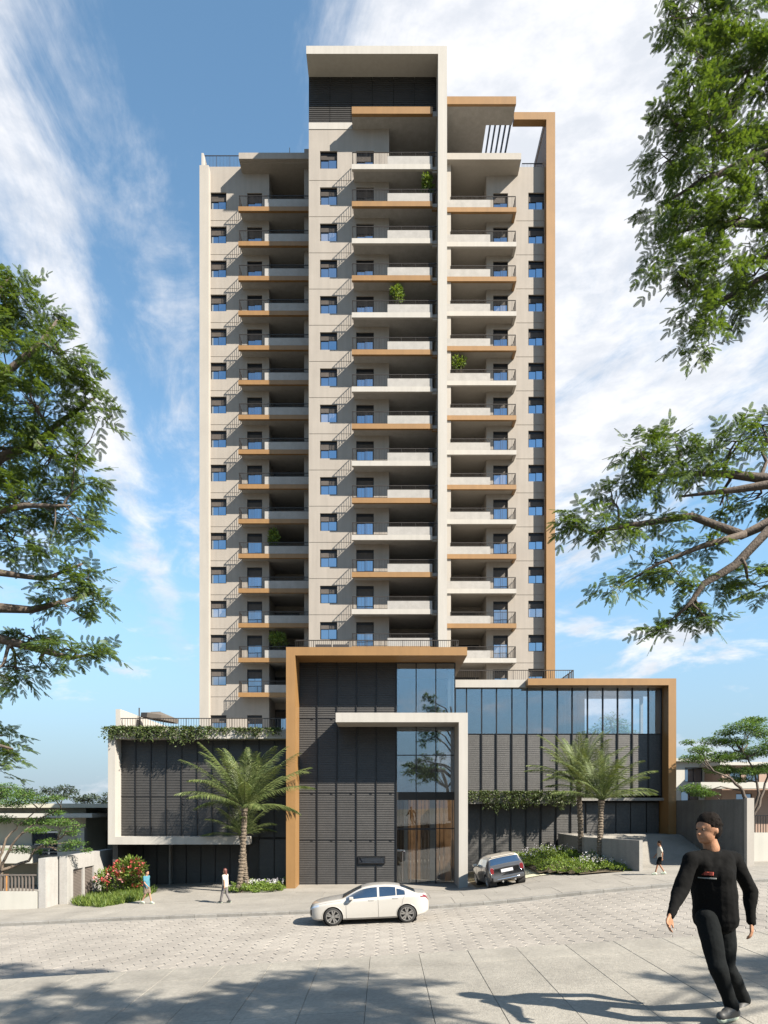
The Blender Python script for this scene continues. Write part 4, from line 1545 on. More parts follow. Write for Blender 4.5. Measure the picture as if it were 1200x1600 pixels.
# ------------------------------------------------------------------ planting
def tufts(name, region, n, h, m, fz, lean=.5, seed=1, w=1.0, flowers=None):
    """Grass-like ground cover over region(rand) -> (x, y)."""
    r_ = np.random.default_rng(seed)
    xy = np.array([region(r_) for _ in range(n)])
    pos = np.array([(x, y, fz(x, y)) for x, y in xy])
    d = np.concatenate([r_.normal(0, lean, (n, 2)), np.ones((n, 1))], 1)
    nr = np.concatenate([r_.normal(0, 1, (n, 2)), np.full((n, 1), .2)], 1)
    sz = h * r_.uniform(.35, 1.3, n)
    T = [(x, y * w, z) for x, y, z in BLADE_V]
    V, Fq = leaf_cloud(pos, d, nr, sz, T, BLADE_F)
    return mesh_np(name, V, Fq, m)


def cover(name, region, n, h, m, fz, seed, size=.13):
    """Low leafy ground cover in uneven mounds."""
    r_ = np.random.default_rng(seed)
    pos, dr = [], []
    for _ in range(n):
        x, y = region(r_)
        hh = h * (.45 + .35 * math.sin(x * 3.1 + seed) * math.sin(y * 2.7) + .3 * math.sin(x * 7.3) * math.sin(y * 6.1 + 1))
        z = max(.05, hh) * r_.uniform(.25, 1.1) ** .6
        pos.append((x, y, fz(x, y) + z))
        dr.append(r_.normal(size=3) * (1, 1, .5) + (0, 0, .7))
    V, Fq = leaf_cloud(pos, dr, r_.normal(size=(n, 3)) + np.array([0, -.3, .5]), size * r_.uniform(.5, 1.25, n), LEAF_V, LEAF_F)
    return mesh_np(name, V, Fq, m)


def poly_region(poly):
    xs_, ys_ = [p[0] for p in poly], [p[1] for p in poly]

    def inside(x, y):
        c = False
        for (x0, y0), (x1, y1) in zip(poly, poly[1:] + poly[:1]):
            if (y0 > y) != (y1 > y) and x < (x1 - x0) * (y - y0) / (y1 - y0) + x0:
                c = not c
        return c

    def f(r_):
        while True:
            x, y = r_.uniform(min(xs_), max(xs_)), r_.uniform(min(ys_), max(ys_))
            if inside(x, y):
                return x, y
    return f


def shrub(name, label, c, rad, n, size, m, cat='shrub', group=None, pot=None, seed=1, flowers=None, lift=.0):
    """Leafy shrub: stems, leaves through an uneven volume, optional flower heads and pot. c is its base."""
    r_ = np.random.default_rng(seed)
    rr = random.Random(seed)
    t = thing(name, label, cat, c, 0, group)
    rx, ry, rz = rad
    blobs = [(np.array([rr.uniform(-.55, .55) * rx, rr.uniform(-.55, .55) * ry, lift + rz * rr.uniform(.5, 1.45)]), rr.uniform(.35, .6)) for _ in range(9)]
    st = MB()
    for b_, s_ in blobs:
        st.tube(wiggle((0, 0, 0), Vector(b_), 4, .05), [.02, .016, .013, .01, .006], 5, False)
    st.build('stems', M_BARKD, t)
    pos, dr = [], []
    for i in range(n):
        b_, s_ = blobs[i % len(blobs)]
        d = r_.normal(size=3)
        d /= np.linalg.norm(d)
        q = b_ + d * np.array([rx, ry, rz]) * s_ * r_.uniform(.3, 1) ** .5
        pos.append(q)
        dr.append(d + r_.normal(0, .4, 3) + np.array([0, 0, .35]))
    pos, dr = np.array(pos), np.array(dr)
    V, Fq = leaf_cloud(pos, dr, r_.normal(size=(n, 3)) + np.array([0, 0, .6]), size * r_.uniform(.6, 1.2, n), LEAF_V, LEAF_F)
    link('foliage', mesh_np('foliage', V, Fq, m), t)
    if flowers:
        nf, fs, fm = flowers
        for k, mm in enumerate(fm):
            for i in range(nf // len(fm)):
                pp, dd = [], []
                b_, s_ = blobs[rr.randrange(len(blobs))]
                d = r_.normal(size=3)
                d[1] -= .6
                d /= np.linalg.norm(d)
                q = b_ + d * np.array([rx, ry, rz]) * s_ * 1.02
                for _ in range(14):
                    pp.append(q + r_.normal(0, fs * .35, 3))
                    dd.append(r_.normal(size=3))
                pp, dd = np.array(pp), np.array(dd)
                V, Fq = leaf_cloud(pp, dd, r_.normal(size=(len(pp), 3)), fs * r_.uniform(.5, 1, len(pp)), [(x, y * 1.8, z) for x, y, z in LEAF_V], LEAF_F)
                link('flower_head', mesh_np('flower_head', V, Fq, mm), t)
    if pot:
        pr_, ph = pot
        MB().lathe([(0, 0), (pr_ * .75, 0), (pr_, ph), (pr_ * .9, ph), (pr_ * .85, ph - .05), (0, ph - .05)], 14).build('pot', M_POT, t, True)
    return t


# shrubs on the balconies
def on_balcony(px, py, D, zfoot, label, w, h, seed):
    base = Vector((PX(px, D), D, zfoot))
    hh = PZ(py, D) - zfoot
    shrub('balcony_shrub', label, base, (w, w * .8, h), 1000, .19, M_SHRUB, 'shrub', 'shrubs standing on the balconies', (.26, .45), seed, lift=max(.3, hh - h))


zc = lambda k: PZ(256.2 + 57.95 * k, DCS) + .01
zl = lambda k: PZ(322.5 + 54.25 * k, DS) + .01
zr = lambda k: PZ(323.7 + 54.2 * k, 54.3) + .01
on_balcony(669, 287, 51.15, zc(1), 'small bright shrub on the second highest central balcony beside the white column', .5, .6, 21)
on_balcony(619, 460, 51.15, zc(4), 'round shrub on the fifth central balcony from the top', .55, .62, 22)
on_balcony(717, 567, 54.8, zr(5), 'shrub on a white right hand balcony next to the white column', .62, .68, 23)
on_balcony(428, 838, 54.75, zl(10), 'smaller of the two shrubs on the shaded left balconies', .6, .65, 24)
on_balcony(434, 997, 54.75, zl(13), 'wide bushy shrub on a low left balcony just above the ochre podium roof', .85, .75, 25)


def trailing(label, x0, x1, y, ztop, drop, n, seed, group):
    """Trailing plants over an edge: a cushion on top and hanging strands."""
    r_ = np.random.default_rng(seed)
    rr = random.Random(seed)
    t = thing('trailing_plant', label, 'hanging plant', ((x0 + x1) / 2, y, ztop), 0, group)
    pos, dr = [], []
    st = MB()
    ns = int((x1 - x0) * 15)
    for i in range(ns):
        x = rr.uniform(x0, x1)
        ln = drop * (.5 + .5 * (.5 + .5 * math.sin(x * 2.1 + seed) * math.sin(x * .9 + 2))) * rr.uniform(.5, 1.15)
        yy = y - rr.uniform(.04, .26)
        p0 = Vector((x, y + .15, ztop + .05))
        p1 = Vector((x + rr.uniform(-.1, .1), yy, ztop + .1))
        p2 = Vector((x + rr.uniform(-.2, .2), yy - .05, ztop - ln))
        st.tube([p0, p1, p1.lerp(p2, .5), p2], [.008, .007, .005, .003], 4, False)
        k = int(n * (.4 + ln / drop))
        for q in range(k):
            f = rr.random()
            c = p1.lerp(p2, f)
            pos.append(np.array(c) + r_.normal(0, .07, 3))
            dr.append(np.array([rr.uniform(-1, 1), rr.uniform(-1, .2), rr.uniform(-1, .5)]))
        for q in range(18):
            pos.append(np.array([x + rr.gauss(0, .08), y - rr.uniform(-.2, .2), ztop + rr.uniform(.0, .14)]))
            dr.append(np.array([rr.uniform(-1, 1), rr.uniform(-1, .6), rr.uniform(0, 1)]))
    inv = Matrix.Translation(-Vector(((x0 + x1) / 2, y, ztop)))
    o_ = st.build('stems', M_BARKD, t)
    o_.matrix_parent_inverse = inv
    pos, dr = np.array(pos), np.array(dr)
    V, Fq = leaf_cloud(pos, dr, r_.normal(size=(len(pos), 3)),   .17 * r_.uniform(.5, 1.2, len(pos)), LEAF_V, LEAF_F)
    o_ = link('foliage', mesh_np('foliage', V, Fq, M_IVY), t)
    o_.matrix_parent_inverse = inv
    return t


trailing('thick trailing plants spilling over the white roof edge of the left block', lx0 - .2, PX(333, DLF), DLF, ltz1 - .02, .72, 26, 3, 'trailing plants on ledges')
trailing('thin trailing plants at the roof edge behind the tall left palm', PX(334, DLF), PX(440, DLF), DLF, ltz1 - .1, .3, 7, 4, 'trailing plants on ledges')
trailing('trailing plants hanging from the concrete ledge above the parked hatchback', PX(731, 41.2), PX(905, 41.2), 41.2, PZ(1241, 41.2), 1.0, 28, 6, 'trailing plants on ledges')

# planting bed with the pair of palms, held by the low concrete wall
bedpoly = [(PX(826, 37.5), 37.5), (PX(842, 35.2), 35.2), (PX(905, 33.3), 33.3), (12.45, 33.3), (10.85, 36.5), (10.85, 41.8), (7.4, 41.8)]


def bed_z(x, y):
    d = smooth((y - 33.2) / 4)
    return GP(min(x, 10.9), min(y, 35)) + .08 + .42 * d * smooth((x - 7.4) / 2)


bm_ = MB()
gxs, gys = frange(6.8, 12.6, .4), frange(33.2, 41.8, .4)
from itertools import product
bedreg = poly_region(bedpoly)


def in_poly(poly, x, y):
    c = False
    for (x0, y0), (x1, y1) in zip(poly, poly[1:] + poly[:1]):
        if (y0 > y) != (y1 > y) and x < (x1 - x0) * (y - y0) / (y1 - y0) + x0:
            c = not c
    return c


for i, j in product(range(len(gxs) - 1), range(len(gys) - 1)):
    xm, ym = (gxs[i] + gxs[i + 1]) / 2, (gys[j] + gys[j + 1]) / 2
    if in_poly(bedpoly, xm, ym):
        q = [(gxs[i], gys[j]), (gxs[i + 1], gys[j]), (gxs[i + 1], gys[j + 1]), (gxs[i], gys[j + 1])]
        bm_.add([(a, b, bed_z(a, b)) for a, b in q], [(0, 1, 2, 3)])
tag(bm_.build('planting_bed', M_EARTH), 'earth bed under the pair of palms', 'soil', kind='structure')
tag(link('ground_cover', cover('ground_cover', bedreg, 15000, .55, M_SHRUB, bed_z, 5)), 'leafy green ground cover under the pair of palms', 'ground cover', kind='stuff')


def flowers_at(name, region, n, h, fz, seed, label):
    r_ = np.random.default_rng(seed)
    pos, dr = [], []
    for i in range(n):
        x, y = region(r_)
        for _ in range(6):
            pos.append(np.array([x, y, fz(x, y) + h * r_.uniform(.8, 1.2)]) + r_.normal(0, .03, 3))
            dr.append(r_.normal(size=3))
    V, Fq = leaf_cloud(pos, dr, r_.normal(size=(len(pos), 3)), np.full(len(pos), .07), LEAF_V, LEAF_F)
    return tag(link(name, mesh_np(name, V, Fq, M_WFLOWER)), label, 'flowers', kind='stuff')


flowers_at('pale_flowers', poly_region([(7.6, 38), (10.6, 36.5), (10.7, 41), (7.6, 41.5)]), 90, .55, bed_z, 8, 'pale lilac flowers at the back of the palm bed')
flowers_at('pale_flowers', poly_region([(9.6, 34.5), (12.2, 33.5), (10.9, 36)]), 60, .45, bed_z, 9, 'pale flowers against the low concrete wall')
# bed at the left palm
lbed = poly_region([(PX(352, 34.4), 34.4), (fo0 - .05, 34.4), (fo0 - .05, 36.7), (PX(372, 37), 37)])
lbz = lambda x, y: GP(x, y) - .01
tag(link('ground_cover', cover('ground_cover', lbed, 5000, .5, M_SHRUB, lbz, 15)), 'tufts of green ground cover round the tall left palm', 'ground cover', kind='stuff')
flowers_at('pale_flowers', poly_region([(PX(385, 36), 35.6), (fo0 - .1, 35.6), (fo0 - .1, 36.6), (PX(385, 36), 36.6)]), 70, .42, lbz, 18, 'pale flowers among the tufts beside the ochre frame')
# wedge of grass with the red flowering shrub on the far left
wedge = [(PX(118, 32.6), 32.6), (PX(160, 31.6), 31.4), (PX(222, 33.2), 33.2), (PX(246, 36.5), 36.5), (-15.5, 37.2), (-15.6, 33.6)]
tag(link('grass', tufts('grass', poly_region(wedge), 8000, .36, M_GRASS, lbz, .45, 25, 1.2)), 'wedge of long green grass below the red flowering shrub', 'grass', kind='stuff')
shrub('flowering_shrub', 'leafy shrub covered in red flowers beside the grey boundary wall', (PX(192, 35.6), 35.6, GP(-13.5, 35.6)), (1.55, 1.0, 1.05), 2600, .2, M_SHRUB, 'shrub', None, None, 41, (66, .15, (M_PETAL, M_PINK, M_PETAL)), .15)

# low concrete wall holding the bed
w = MB()
a, b = Vector((12.62, 33.0, 0)), Vector((10.95, 36.5, 0))
d = (b - a).normalized()
nrm = Vector((d.y, -d.x, 0)) * .11
q = [a - nrm, a + nrm, b + nrm, b - nrm]
zt0 = PZ(1313, 33)
w.prism([(v_.x, v_.y) for v_ in q], ZC - 5, zt0)
w.prism([(b.x - .1, b.y), (b.x + .1, b.y), (b.x + .1, 41.9), (b.x - .1, 41.9)], ZC - 5, zt0 - .004)
tag(w.build('retaining_wall', M_CONC), 'low board marked concrete wall between palm bed and drive', 'wall')
# high wall on the right of the drive
w = MB()
w.box(17.85, 18.1, 33.2, 46, ZC - 4.5, PZ(1248.5, 33.2))
M_CONCD = mat('shaded_concrete', (.11, .107, .1), .9, .16, .9, .12, 18, .3, 40, streak=.2)  # streaked concrete, base colour darkened to stand for the wall's shade
hw = thing('boundary_wall', 'tall grey concrete wall on the right side of the drive', 'wall', (18, 39, ZC - 3))
inv = Matrix.Translation((-18, -39, -(ZC - 3)))
w.build('wall', M_CONCD, hw).matrix_parent_inverse = inv
MB().box(17.8, 18.15, 32.95, 33.2, ZC - 4.5, PZ(1247.5, 33.1) + .02).build('end_post', M_WALLP, hw).matrix_parent_inverse = inv

# parking bay: grass blocks and pale strips
tag(sheet(frange(4.75, 10.2, .4), frange(34.45, 41.9, .35), lambda x, y: GP(x, y) + .012).build('parking_bay', M_EARTH), 'parking bay of grass blocks and pale strips', 'paving', kind='structure')
M_PALE = mat('pale_paving', (.42, .41, .30), .9, .15, 1.5, .15, 18, .3, 30)
bay = bpy.data.objects['parking_bay']
for i, (a_, b_) in enumerate(((6.9, 8.0), (8.04, 9.1))):
    for k in range(6):
        y0_, y1_ = 34.5 + k * 1.15, 34.5 + (k + 1) * 1.15 - .12
        MB().add([(a_, y0_, GP(a_, y0_) + .03), (b_, y0_, GP(b_, y0_) + .03), (b_, y1_, GP(b_, y1_) + .03), (a_, y1_, GP(a_, y1_) + .03)], [(0, 1, 2, 3)]).build('slab', M_PALE, bay)
tag(link('grass', tufts('grass', poly_region([(4.8, 34.5), (9.2, 34.5), (9.2, 41.8), (4.8, 41.8)]), 7000, .045, leaf_mat('dry_grass', (.12, .14, .03), (.24, .23, .06), .3), lambda x, y: GP(x, y) + .01, .6, 35, 3.0)), 'short dry grass in the parking bay', 'grass', kind='stuff')

# ------------------------------------------------------------------ terrace furniture
u0 = Vector((PX(217.5, 39.5), 39.5, ltz1))
um = thing('garden_umbrella', 'taupe side arm umbrella open on the left roof terrace', 'umbrella', u0)
MB().tube([(0, 0, 0), (0, 0, PZ(1106, 39.5) - u0.z)], .035, 8).build('pole', M_RAIL, um)
MB().tube([(0, 0, PZ(1122, 39.5) - u0.z), (.7, 0, PZ(1113, 39.5) - u0.z), (1.25, 0, PZ(1112.5, 39.5) - u0.z)], .022, 6).build('arm', M_RAIL, um)
cm = MB()
cc = Vector((PX(251, 39.5) - u0.x, 0, PZ(1113, 39.5) - u0.z))
tilt = Matrix.Rotation(R(9), 3, 'Y')
ring = []
for k in range(8):
    a_ = math.pi / 8 + k * math.pi / 4
    ring.append(Vector((math.cos(a_) * 1.06, math.sin(a_) * 1.06, -.22)))
vsu = [cc + Vector((0, 0, .02))] + [cc + tilt @ r_ for r_ in ring] + [cc + tilt @ (r_ + Vector((0, 0, -.26))) for r_ in ring]
fsu = [(0, 1 + k, 1 + (k + 1) % 8) for k in range(8)] + [(1 + k, 9 + k, 9 + (k + 1) % 8, 1 + (k + 1) % 8) for k in range(8)]
cm.add(vsu, fsu)
cm.build('canopy', M_FABRIC, um)
for i, pxx in enumerate((506, 533)):
    s0 = Vector((PX(pxx, 39.6), 39.6, fz1))
    so_ = thing('outdoor_sofa', ('dark cushioned outdoor sofa at the left end of the podium roof terrace', 'dark cushioned outdoor sofa second from the left on the podium roof terrace')[i], 'sofa', s0, 0, 'sofas on the podium roof terrace')
    bevel_mesh(MB().box(-.48, .48, 0, .7, .12, .42).mesh('seat', M_CUSH), .05).name
    o_ = link('seat', bevel_mesh(MB().box(-.48, .48, 0, .7, .12, .42).mesh('seat', M_CUSH), .05), so_)
    link('backrest', bevel_mesh(MB().box(-.48, .48, -.2, -.01, .3, .98).mesh('backrest', M_CUSH), .06), so_)
    for sx in (-.5, .44):
        MB().box(sx, sx + .06, .0, .68, 0, .55).build('arm', M_RAIL, so_)


# ------------------------------------------------------------------ neighbouring plots
M_HOUSE = mat('cream_house', (0.3360, 0.3240, 0.2640), .85, .06, .6, .05, 25, .15, 40, streak=.08)
M_HOUSEW = mat('white_house', (0.3440, 0.3360, 0.3040), .85, .05, .6, .04, 25, .1, 40, streak=.06)
M_TERRA = mat('pinkish_house', (0.2640, 0.1840, 0.1440), .85, .08, .6, .05, 25, .15, 40, streak=.08)
M_STONE = mat('boundary_render', (0.2720, 0.2640, 0.2520), .85, .1, .9, .08, 16, .25, 40, streak=.12)
M_GATE = mat('gate_paint', (.1, .085, .075), .6, .1, 2)
M_WOODV = mat('varnished_wood', (.4, .19, .06), .5, .2, 3)

# left boundary wall with louvred doors
bw_ = thing('boundary_wall', 'stepped pale grey boundary wall with two louvred metal doors on the left', 'wall', (-16, 35, ZC - 4.9))
inv = Matrix.Translation((16, -35, -(ZC - 4.9)))
zt = ZC - 2.47


def kid(o, inv):
    o.matrix_parent_inverse = inv
    return o


kid(MB().box(-16.56, -16.22, 32.2, 33.6, ZC - 5.6, zt - .03).build('pillar', M_STONE, bw_), inv)
w = MB()
w.box(-16.14, -15.75, 33.4, 34.05, ZC - 5.6, zt)
w.box(-16.13, -15.751, 34.05, 36.5, PZ(1356, 35), zt - .001)
w.box(-16.13, -15.752, 36.5, 39.0, ZC - 5.6, zt - .002)
w.box(-16.13, -15.752, 35.2, 35.38, ZC - 5.6, PZ(1356, 35))
kid(w.build('wall', M_STONE, bw_), inv)
for y0_, y1_ in ((34.06, 35.19), (35.39, 36.49)):
    d_ = MB()
    z = ZC - 5.2
    zt_ = PZ(1356, 35) - .01
    n = 26
    hh = (zt_ - z) / n
    for i in range(n):
        d_.add([(-15.82, y0_, z), (-15.82, y1_, z), (-15.87, y1_, z + hh * .9), (-15.87, y0_, z + hh * .9), (-15.82, y1_, z + hh), (-15.82, y0_, z + hh)], [(0, 1, 2, 3), (3, 2, 4, 5)])
        z += hh
    kid(d_.build('louvred_door', M_GATE, bw_), inv)
# low front wall and bar gate
fw = thing('garden_wall', 'low white garden wall topped by brown bars at the far left', 'wall', (-19, 32.3, ZC - 5.1))
inv = Matrix.Translation((19, -32.3, -(ZC - 5.1)))
kid(MB().box(-24, -16.62, 32.2, 32.45, ZC - 6, PZ(1393, 32.2)).build('wall', M_HOUSEW, fw), inv)
z0_, z1_ = PZ(1393, 32.3), PZ(1367, 32.3)
x = -22.0
while x < -16.75:
    kid(MB().box(x, x + .05, 32.28, 32.36, z0_, z1_ - .04).build('bar', M_GATE, fw), inv)
    x += .17
kid(MB().box(-22.05, -16.7, 32.27, 32.37, z1_ - .04, z1_ + .02).build('top_rail', M_GATE, fw), inv)
bd = MB().box(PX(6, 33.2), PX(13, 33.2), 33.2, 33.26, ZC - 5.2, PZ(1366, 33.2)).build('leaning_board', M_WOODV)
tag(bd, 'orange varnished board standing behind the brown bars', 'board')

# house on the left
hs = thing('house', 'cream modern house with flat white canopy behind the left garden wall', 'house', (-20, 44, ZC - 5))
inv = Matrix.Translation((20, -44, -(ZC - 5)))
DH_ = 42.0
w = MB()
hw0, hw1 = PX(49.5, DH_), PX(90, DH_)
wall_holes(w, -34, PX(134, DH_), ZC - 5.6, PZ(1262, DH_), DH_, [(hw0, hw1, PZ(1338, DH_), PZ(1298, DH_), .3, True), (PX(-60, DH_), PX(58, DH_), ZC - 5.5, PZ(1350, DH_), 2.0, True)])
w.add([(PX(134, DH_), DH_, ZC - 5.6), (PX(134, DH_), 50, ZC - 5.6), (PX(134, DH_), 50, PZ(1262, DH_)), (PX(134, DH_), DH_, PZ(1262, DH_))], [(0, 1, 2, 3)])
kid(w.build('wall', M_HOUSE, hs), inv)
w = MB()
wall_holes(w, PX(110, 45), -13.2, ZC - 5.6, PZ(1264, 45), 45, [(PX(143, 45), PX(168, 45), PZ(1334, 45), PZ(1297, 45), .25, True)])
kid(w.build('rear_wall', M_HOUSE, hs), inv)
kid(MB().box(-34.2, -13.0, 40.9, 52, PZ(1262, 41), PZ(1255.5, 41)).build('roof', M_HOUSE, hs), inv)
kid(MB().box(-34, PX(146, 40.5), 40.3, 44, PZ(1277.5, 40.4), PZ(1271, 40.4)).build('canopy', M_HOUSEW, hs), inv)
kid(MB().box(-34, PX(48, 41), 41.0, DH_ - .01, PZ(1349, 41), PZ(1322, 41)).build('balcony_front', M_HOUSEW, hs), inv)
kid(MB().box(PX(92, 41.6), PX(135, 41.6), 41.4, DH_ - .01, PZ(1341, 41.6), PZ(1325, 41.6)).build('balcony_front', M_HOUSEW, hs), inv)
kid(MB().box(PX(124, 41.6), PX(135, 41.6), 41.3, 41.7, PZ(1341, 41.6) - 1.5, PZ(1293, 41.6)).build('pier', M_HOUSEW, hs), inv)
wn_ = kid(MB().box(hw0, hw1, DH_ + .12, DH_ + .2, PZ(1338, DH_), PZ(1337, DH_)).box(hw0, hw1, DH_ + .12, DH_ + .2, PZ(1299, DH_), PZ(1298, DH_)).box((hw0 + hw1) / 2 - .03, (hw0 + hw1) / 2 + .03, DH_ + .12, DH_ + .2, PZ(1337, DH_), PZ(1299, DH_)).build('window', M_BLACK, hs), inv)
MB().box(hw0, hw1, DH_ + .15, DH_ + .17, PZ(1337, DH_), PZ(1299, DH_)).build('pane', M_PANE, wn_)
for k in range(3):
    MB().tube([(hw0 - .1, DH_ - .15, PZ(1336 - 5 * k, DH_)), (hw1 + .1, DH_ - .15, PZ(1336 - 5 * k, DH_))], .02, 5).build('guard_rail', M_HOUSEW, wn_)
d_ = kid(MB().box(PX(143, 45), PX(155, 45), 45.1, 45.16, PZ(1334, 45), PZ(1297.5, 45)).build('door', M_GATE, hs), inv)
d_ = kid(MB().box(PX(155.7, 45), PX(168, 45), 45.1, 45.16, PZ(1334, 45), PZ(1297.5, 45)).build('door', M_GATE, hs), inv)

# houses on the right, beyond the high wall
DN = 58.0


def far_house(name, label, x0, x1, y0, y1, zb, zt, m, wins, roof=.25, m_roof=None, rail=None):
    h = thing(name, label, 'house', ((x0 + x1) / 2, y0, zb), 0, 'houses beyond the drive')
    inv_ = Matrix.Translation((-(x0 + x1) / 2, -y0, -zb))
    w_ = MB()
    wall_holes(w_, x0, x1, zb, zt, y0, [(a, b, c, d, .2, True) for a, b, c, d in wins])
    w_.add([(x0, y1, zb), (x0, y0, zb), (x0, y0, zt), (x0, y1, zt)], [(0, 1, 2, 3)])
    w_.add([(x1, y0, zb), (x1, y1, zb), (x1, y1, zt), (x1, y0, zt)], [(0, 1, 2, 3)])
    kid(w_.build('wall', m, h), inv_)
    kid(MB().box(x0 - .4, x1 + .4, y0 - .5, y1, zt, zt + roof).build('roof', m_roof or M_HOUSEW, h), inv_)
    for a, b, c, d in wins:
        f_ = MB()
        f_.box(a, b, y0 + .08, y0 + .14, c, c + .06).box(a, b, y0 + .08, y0 + .14, d - .06, d).box(a, a + .06, y0 + .08, y0 + .14, c + .06, d - .06).box(b - .06, b, y0 + .08, y0 + .14, c + .06, d - .06)
        f_.box((a + b) / 2 - .03, (a + b) / 2 + .03, y0 + .08, y0 + .14, c + .06, d - .06)
        fo = kid(f_.build('window', M_BLACK, h), inv_)
        MB().box(a + .06, b - .06, y0 + .1, y0 + .115, c + .06, d - .06).build('pane', M_PANE, fo)
    return h, inv_


def wpx(px0, px1, py0, py1, D):
    return (PX(px0, D), PX(px1, D), PZ(py1, D), PZ(py0, D))


far_house('house', 'pale two storey house with dark windows seen just right of the ochre frame', PX(1040, DN), PX(1128, DN), DN, 66, ZC - 4, PZ(1190, DN), M_HOUSEW, [wpx(1070, 1098, 1199, 1222, DN), wpx(1104, 1120, 1199, 1222, DN), wpx(1064, 1092, 1236, 1256, DN)])
far_house('house', 'pinkish house with a white balcony band behind the right hand tree', PX(1128, 55), PX(1290, 55), 55, 66, ZC - 4, PZ(1196, 55), M_TERRA, [wpx(1140, 1158, 1205, 1222, 55), wpx(1166, 1186, 1205, 1222, 55), wpx(1150, 1175, 1240, 1258, 55)])
o_ = MB().box(PX(1095, 53), PX(1290, 53), 53, 54.6, PZ(1232, 53), PZ(1222, 53)).build('balcony_band', M_HOUSEW)
tag(o_, 'white concrete balcony band projecting in front of the pinkish house', 'balcony')
# far right plot: pale wall with railing
rw = thing('garden_wall', 'pale rendered garden wall with dark bars at the right edge', 'wall', (20, 35, ZC - 3))
inv = Matrix.Translation((-20, -35, -(ZC - 3)))
kid(MB().box(18.12, 26, 35.0, 35.25, ZC - 4, PZ(1301, 35)).build('wall', M_HOUSEW, rw), inv)
x = 18.4
while x < 22.5:
    kid(MB().box(x, x + .03, 35.1, 35.13, PZ(1301, 35), PZ(1275, 35)).build('bar', M_BLACK, rw), inv)
    x += .14
kid(MB().box(18.3, 22.6, 35.09, 35.14, PZ(1275, 35), PZ(1273.5, 35)).build('top_rail', M_BLACK, rw), inv)


# ------------------------------------------------------------------ smaller trees
def pad_tree(name, label, base, stems, pads, m, size, dens, seed, group=None, bark=None, r0=.1):
    """Umbrella tree: several rising stems, flat layered pads of small leaves."""
    r_ = np.random.default_rng(seed)
    t = thing(name, label, 'tree', base, 0, group)
    base = Vector(base)
    w_ = MB()
    nodes = []
    for st in stems:
        pts_ = [Vector(p) - base for p in st]
        fine = []
        for a, b in zip(pts_, pts_[1:]):
            fine += [a.lerp(b, q / 4) + Vector((random.gauss(0, .03), random.gauss(0, .03), 0)) for q in range(4)]
        fine.append(pts_[-1])
        k = len(fine)
        w_.tube(fine, [r0 * (1 - .8 * i / (k - 1)) for i in range(k)], 7)
        nodes += fine[k // 3:]
    w_.build('trunk', bark or M_BARK, t, True)
    br = MB()
    pos, dr = [], []
    for (c, (rx, ry, rz)) in pads:
        c = Vector(c) - base
        near_ = min(nodes, key=lambda q: (q - c).length + (2 if q.z > c.z else 0))
        br.tube(wiggle(near_, c, 4, .05), [r0 * .4, r0 * .33, r0 * .26, r0 * .18, r0 * .1], 5, False)
        for q in range(6):
            a_ = random.uniform(0, 6.28)
            br.tube(wiggle(c, c + Vector((math.cos(a_) * rx * .8, math.sin(a_) * ry * .8, rz * .2)), 3, .05), [r0 * .12, r0 * .1, r0 * .07, r0 * .03], 4, False)
        n = int(dens * rx * ry)
        d = r_.normal(size=(n, 3))
        d /= np.linalg.norm(d, axis=1, keepdims=True)
        rad_ = r_.uniform(0, 1, n) ** .45
        lump = 1 + .3 * np.sin(d[:, 0] * 5 + seed) * np.cos(d[:, 1] * 4)
        p_ = np.array(c) + d * np.array([rx, ry, rz]) * (rad_ * lump)[:, None]
        pos.append(p_)
        dr.append(d * np.array([1, 1, .3]) + r_.normal(0, .4, (n, 3)))
    tag(br.build('branches', bark or M_BARK, t), kind='stuff')
    pos, dr = np.concatenate(pos), np.concatenate(dr)
    nr = r_.normal(0, .5, (len(pos), 3)) + np.array([0, 0, 1])
    V, Fq = leaf_cloud(pos, dr, nr, size * r_.uniform(.6, 1.2, len(pos)), LEAF_V, LEAF_F)
    link('crown', mesh_np('crown', V, Fq, m), t)
    return t


def ppads(lst, D, jit, flat=.8):
    out = []
    for (px, py, rx, ry) in lst:
        d = D + random.uniform(-jit, jit)
        k = d / F
        out.append((P(px, py, d), (rx * k, rx * k * flat, ry * k)))
    return out


DT = 38.5
b0 = Vector((PX(1172, DT), DT, ZC - 3.0))
pad_tree('umbrella_tree', 'layered umbrella shaped tree rising behind the high grey wall at right', b0,
         [[b0, P(1172, 1280, DT), P(1185, 1240, DT), P(1180, 1205, DT), P(1160, 1175, DT)], [b0, P(1180, 1270, DT), P(1196, 1225, DT + .5), P(1205, 1180, DT + 1)],
          [P(1174, 1270, DT), P(1160, 1235, DT - .4), P(1140, 1215, DT - .6), P(1115, 1205, DT - 1)]],
         ppads([(1165, 1135, 30, 9), (1190, 1145, 26, 9), (1120, 1158, 26, 7), (1150, 1160, 22, 7), (1095, 1172, 20, 6), (1125, 1183, 30, 8), (1160, 1180, 30, 9), (1195, 1172, 28, 9), (1085, 1185, 22, 6),
                (1085, 1232, 22, 7), (1100, 1240, 20, 5), (1130, 1203, 26, 7), (1170, 1205, 28, 7), (1200, 1200, 25, 8), (1150, 1218, 22, 5), (1075, 1160, 12, 4), (1135, 1145, 18, 5), (1180, 1125, 20, 5), (1220, 1160, 30, 12)], DT, 1.1),
         M_ACACIA, .13, 2300, 51, None, M_BARKD, .13)
DT = 33.3
b0 = Vector((PX(2, DT), DT, ZC - 5.2))
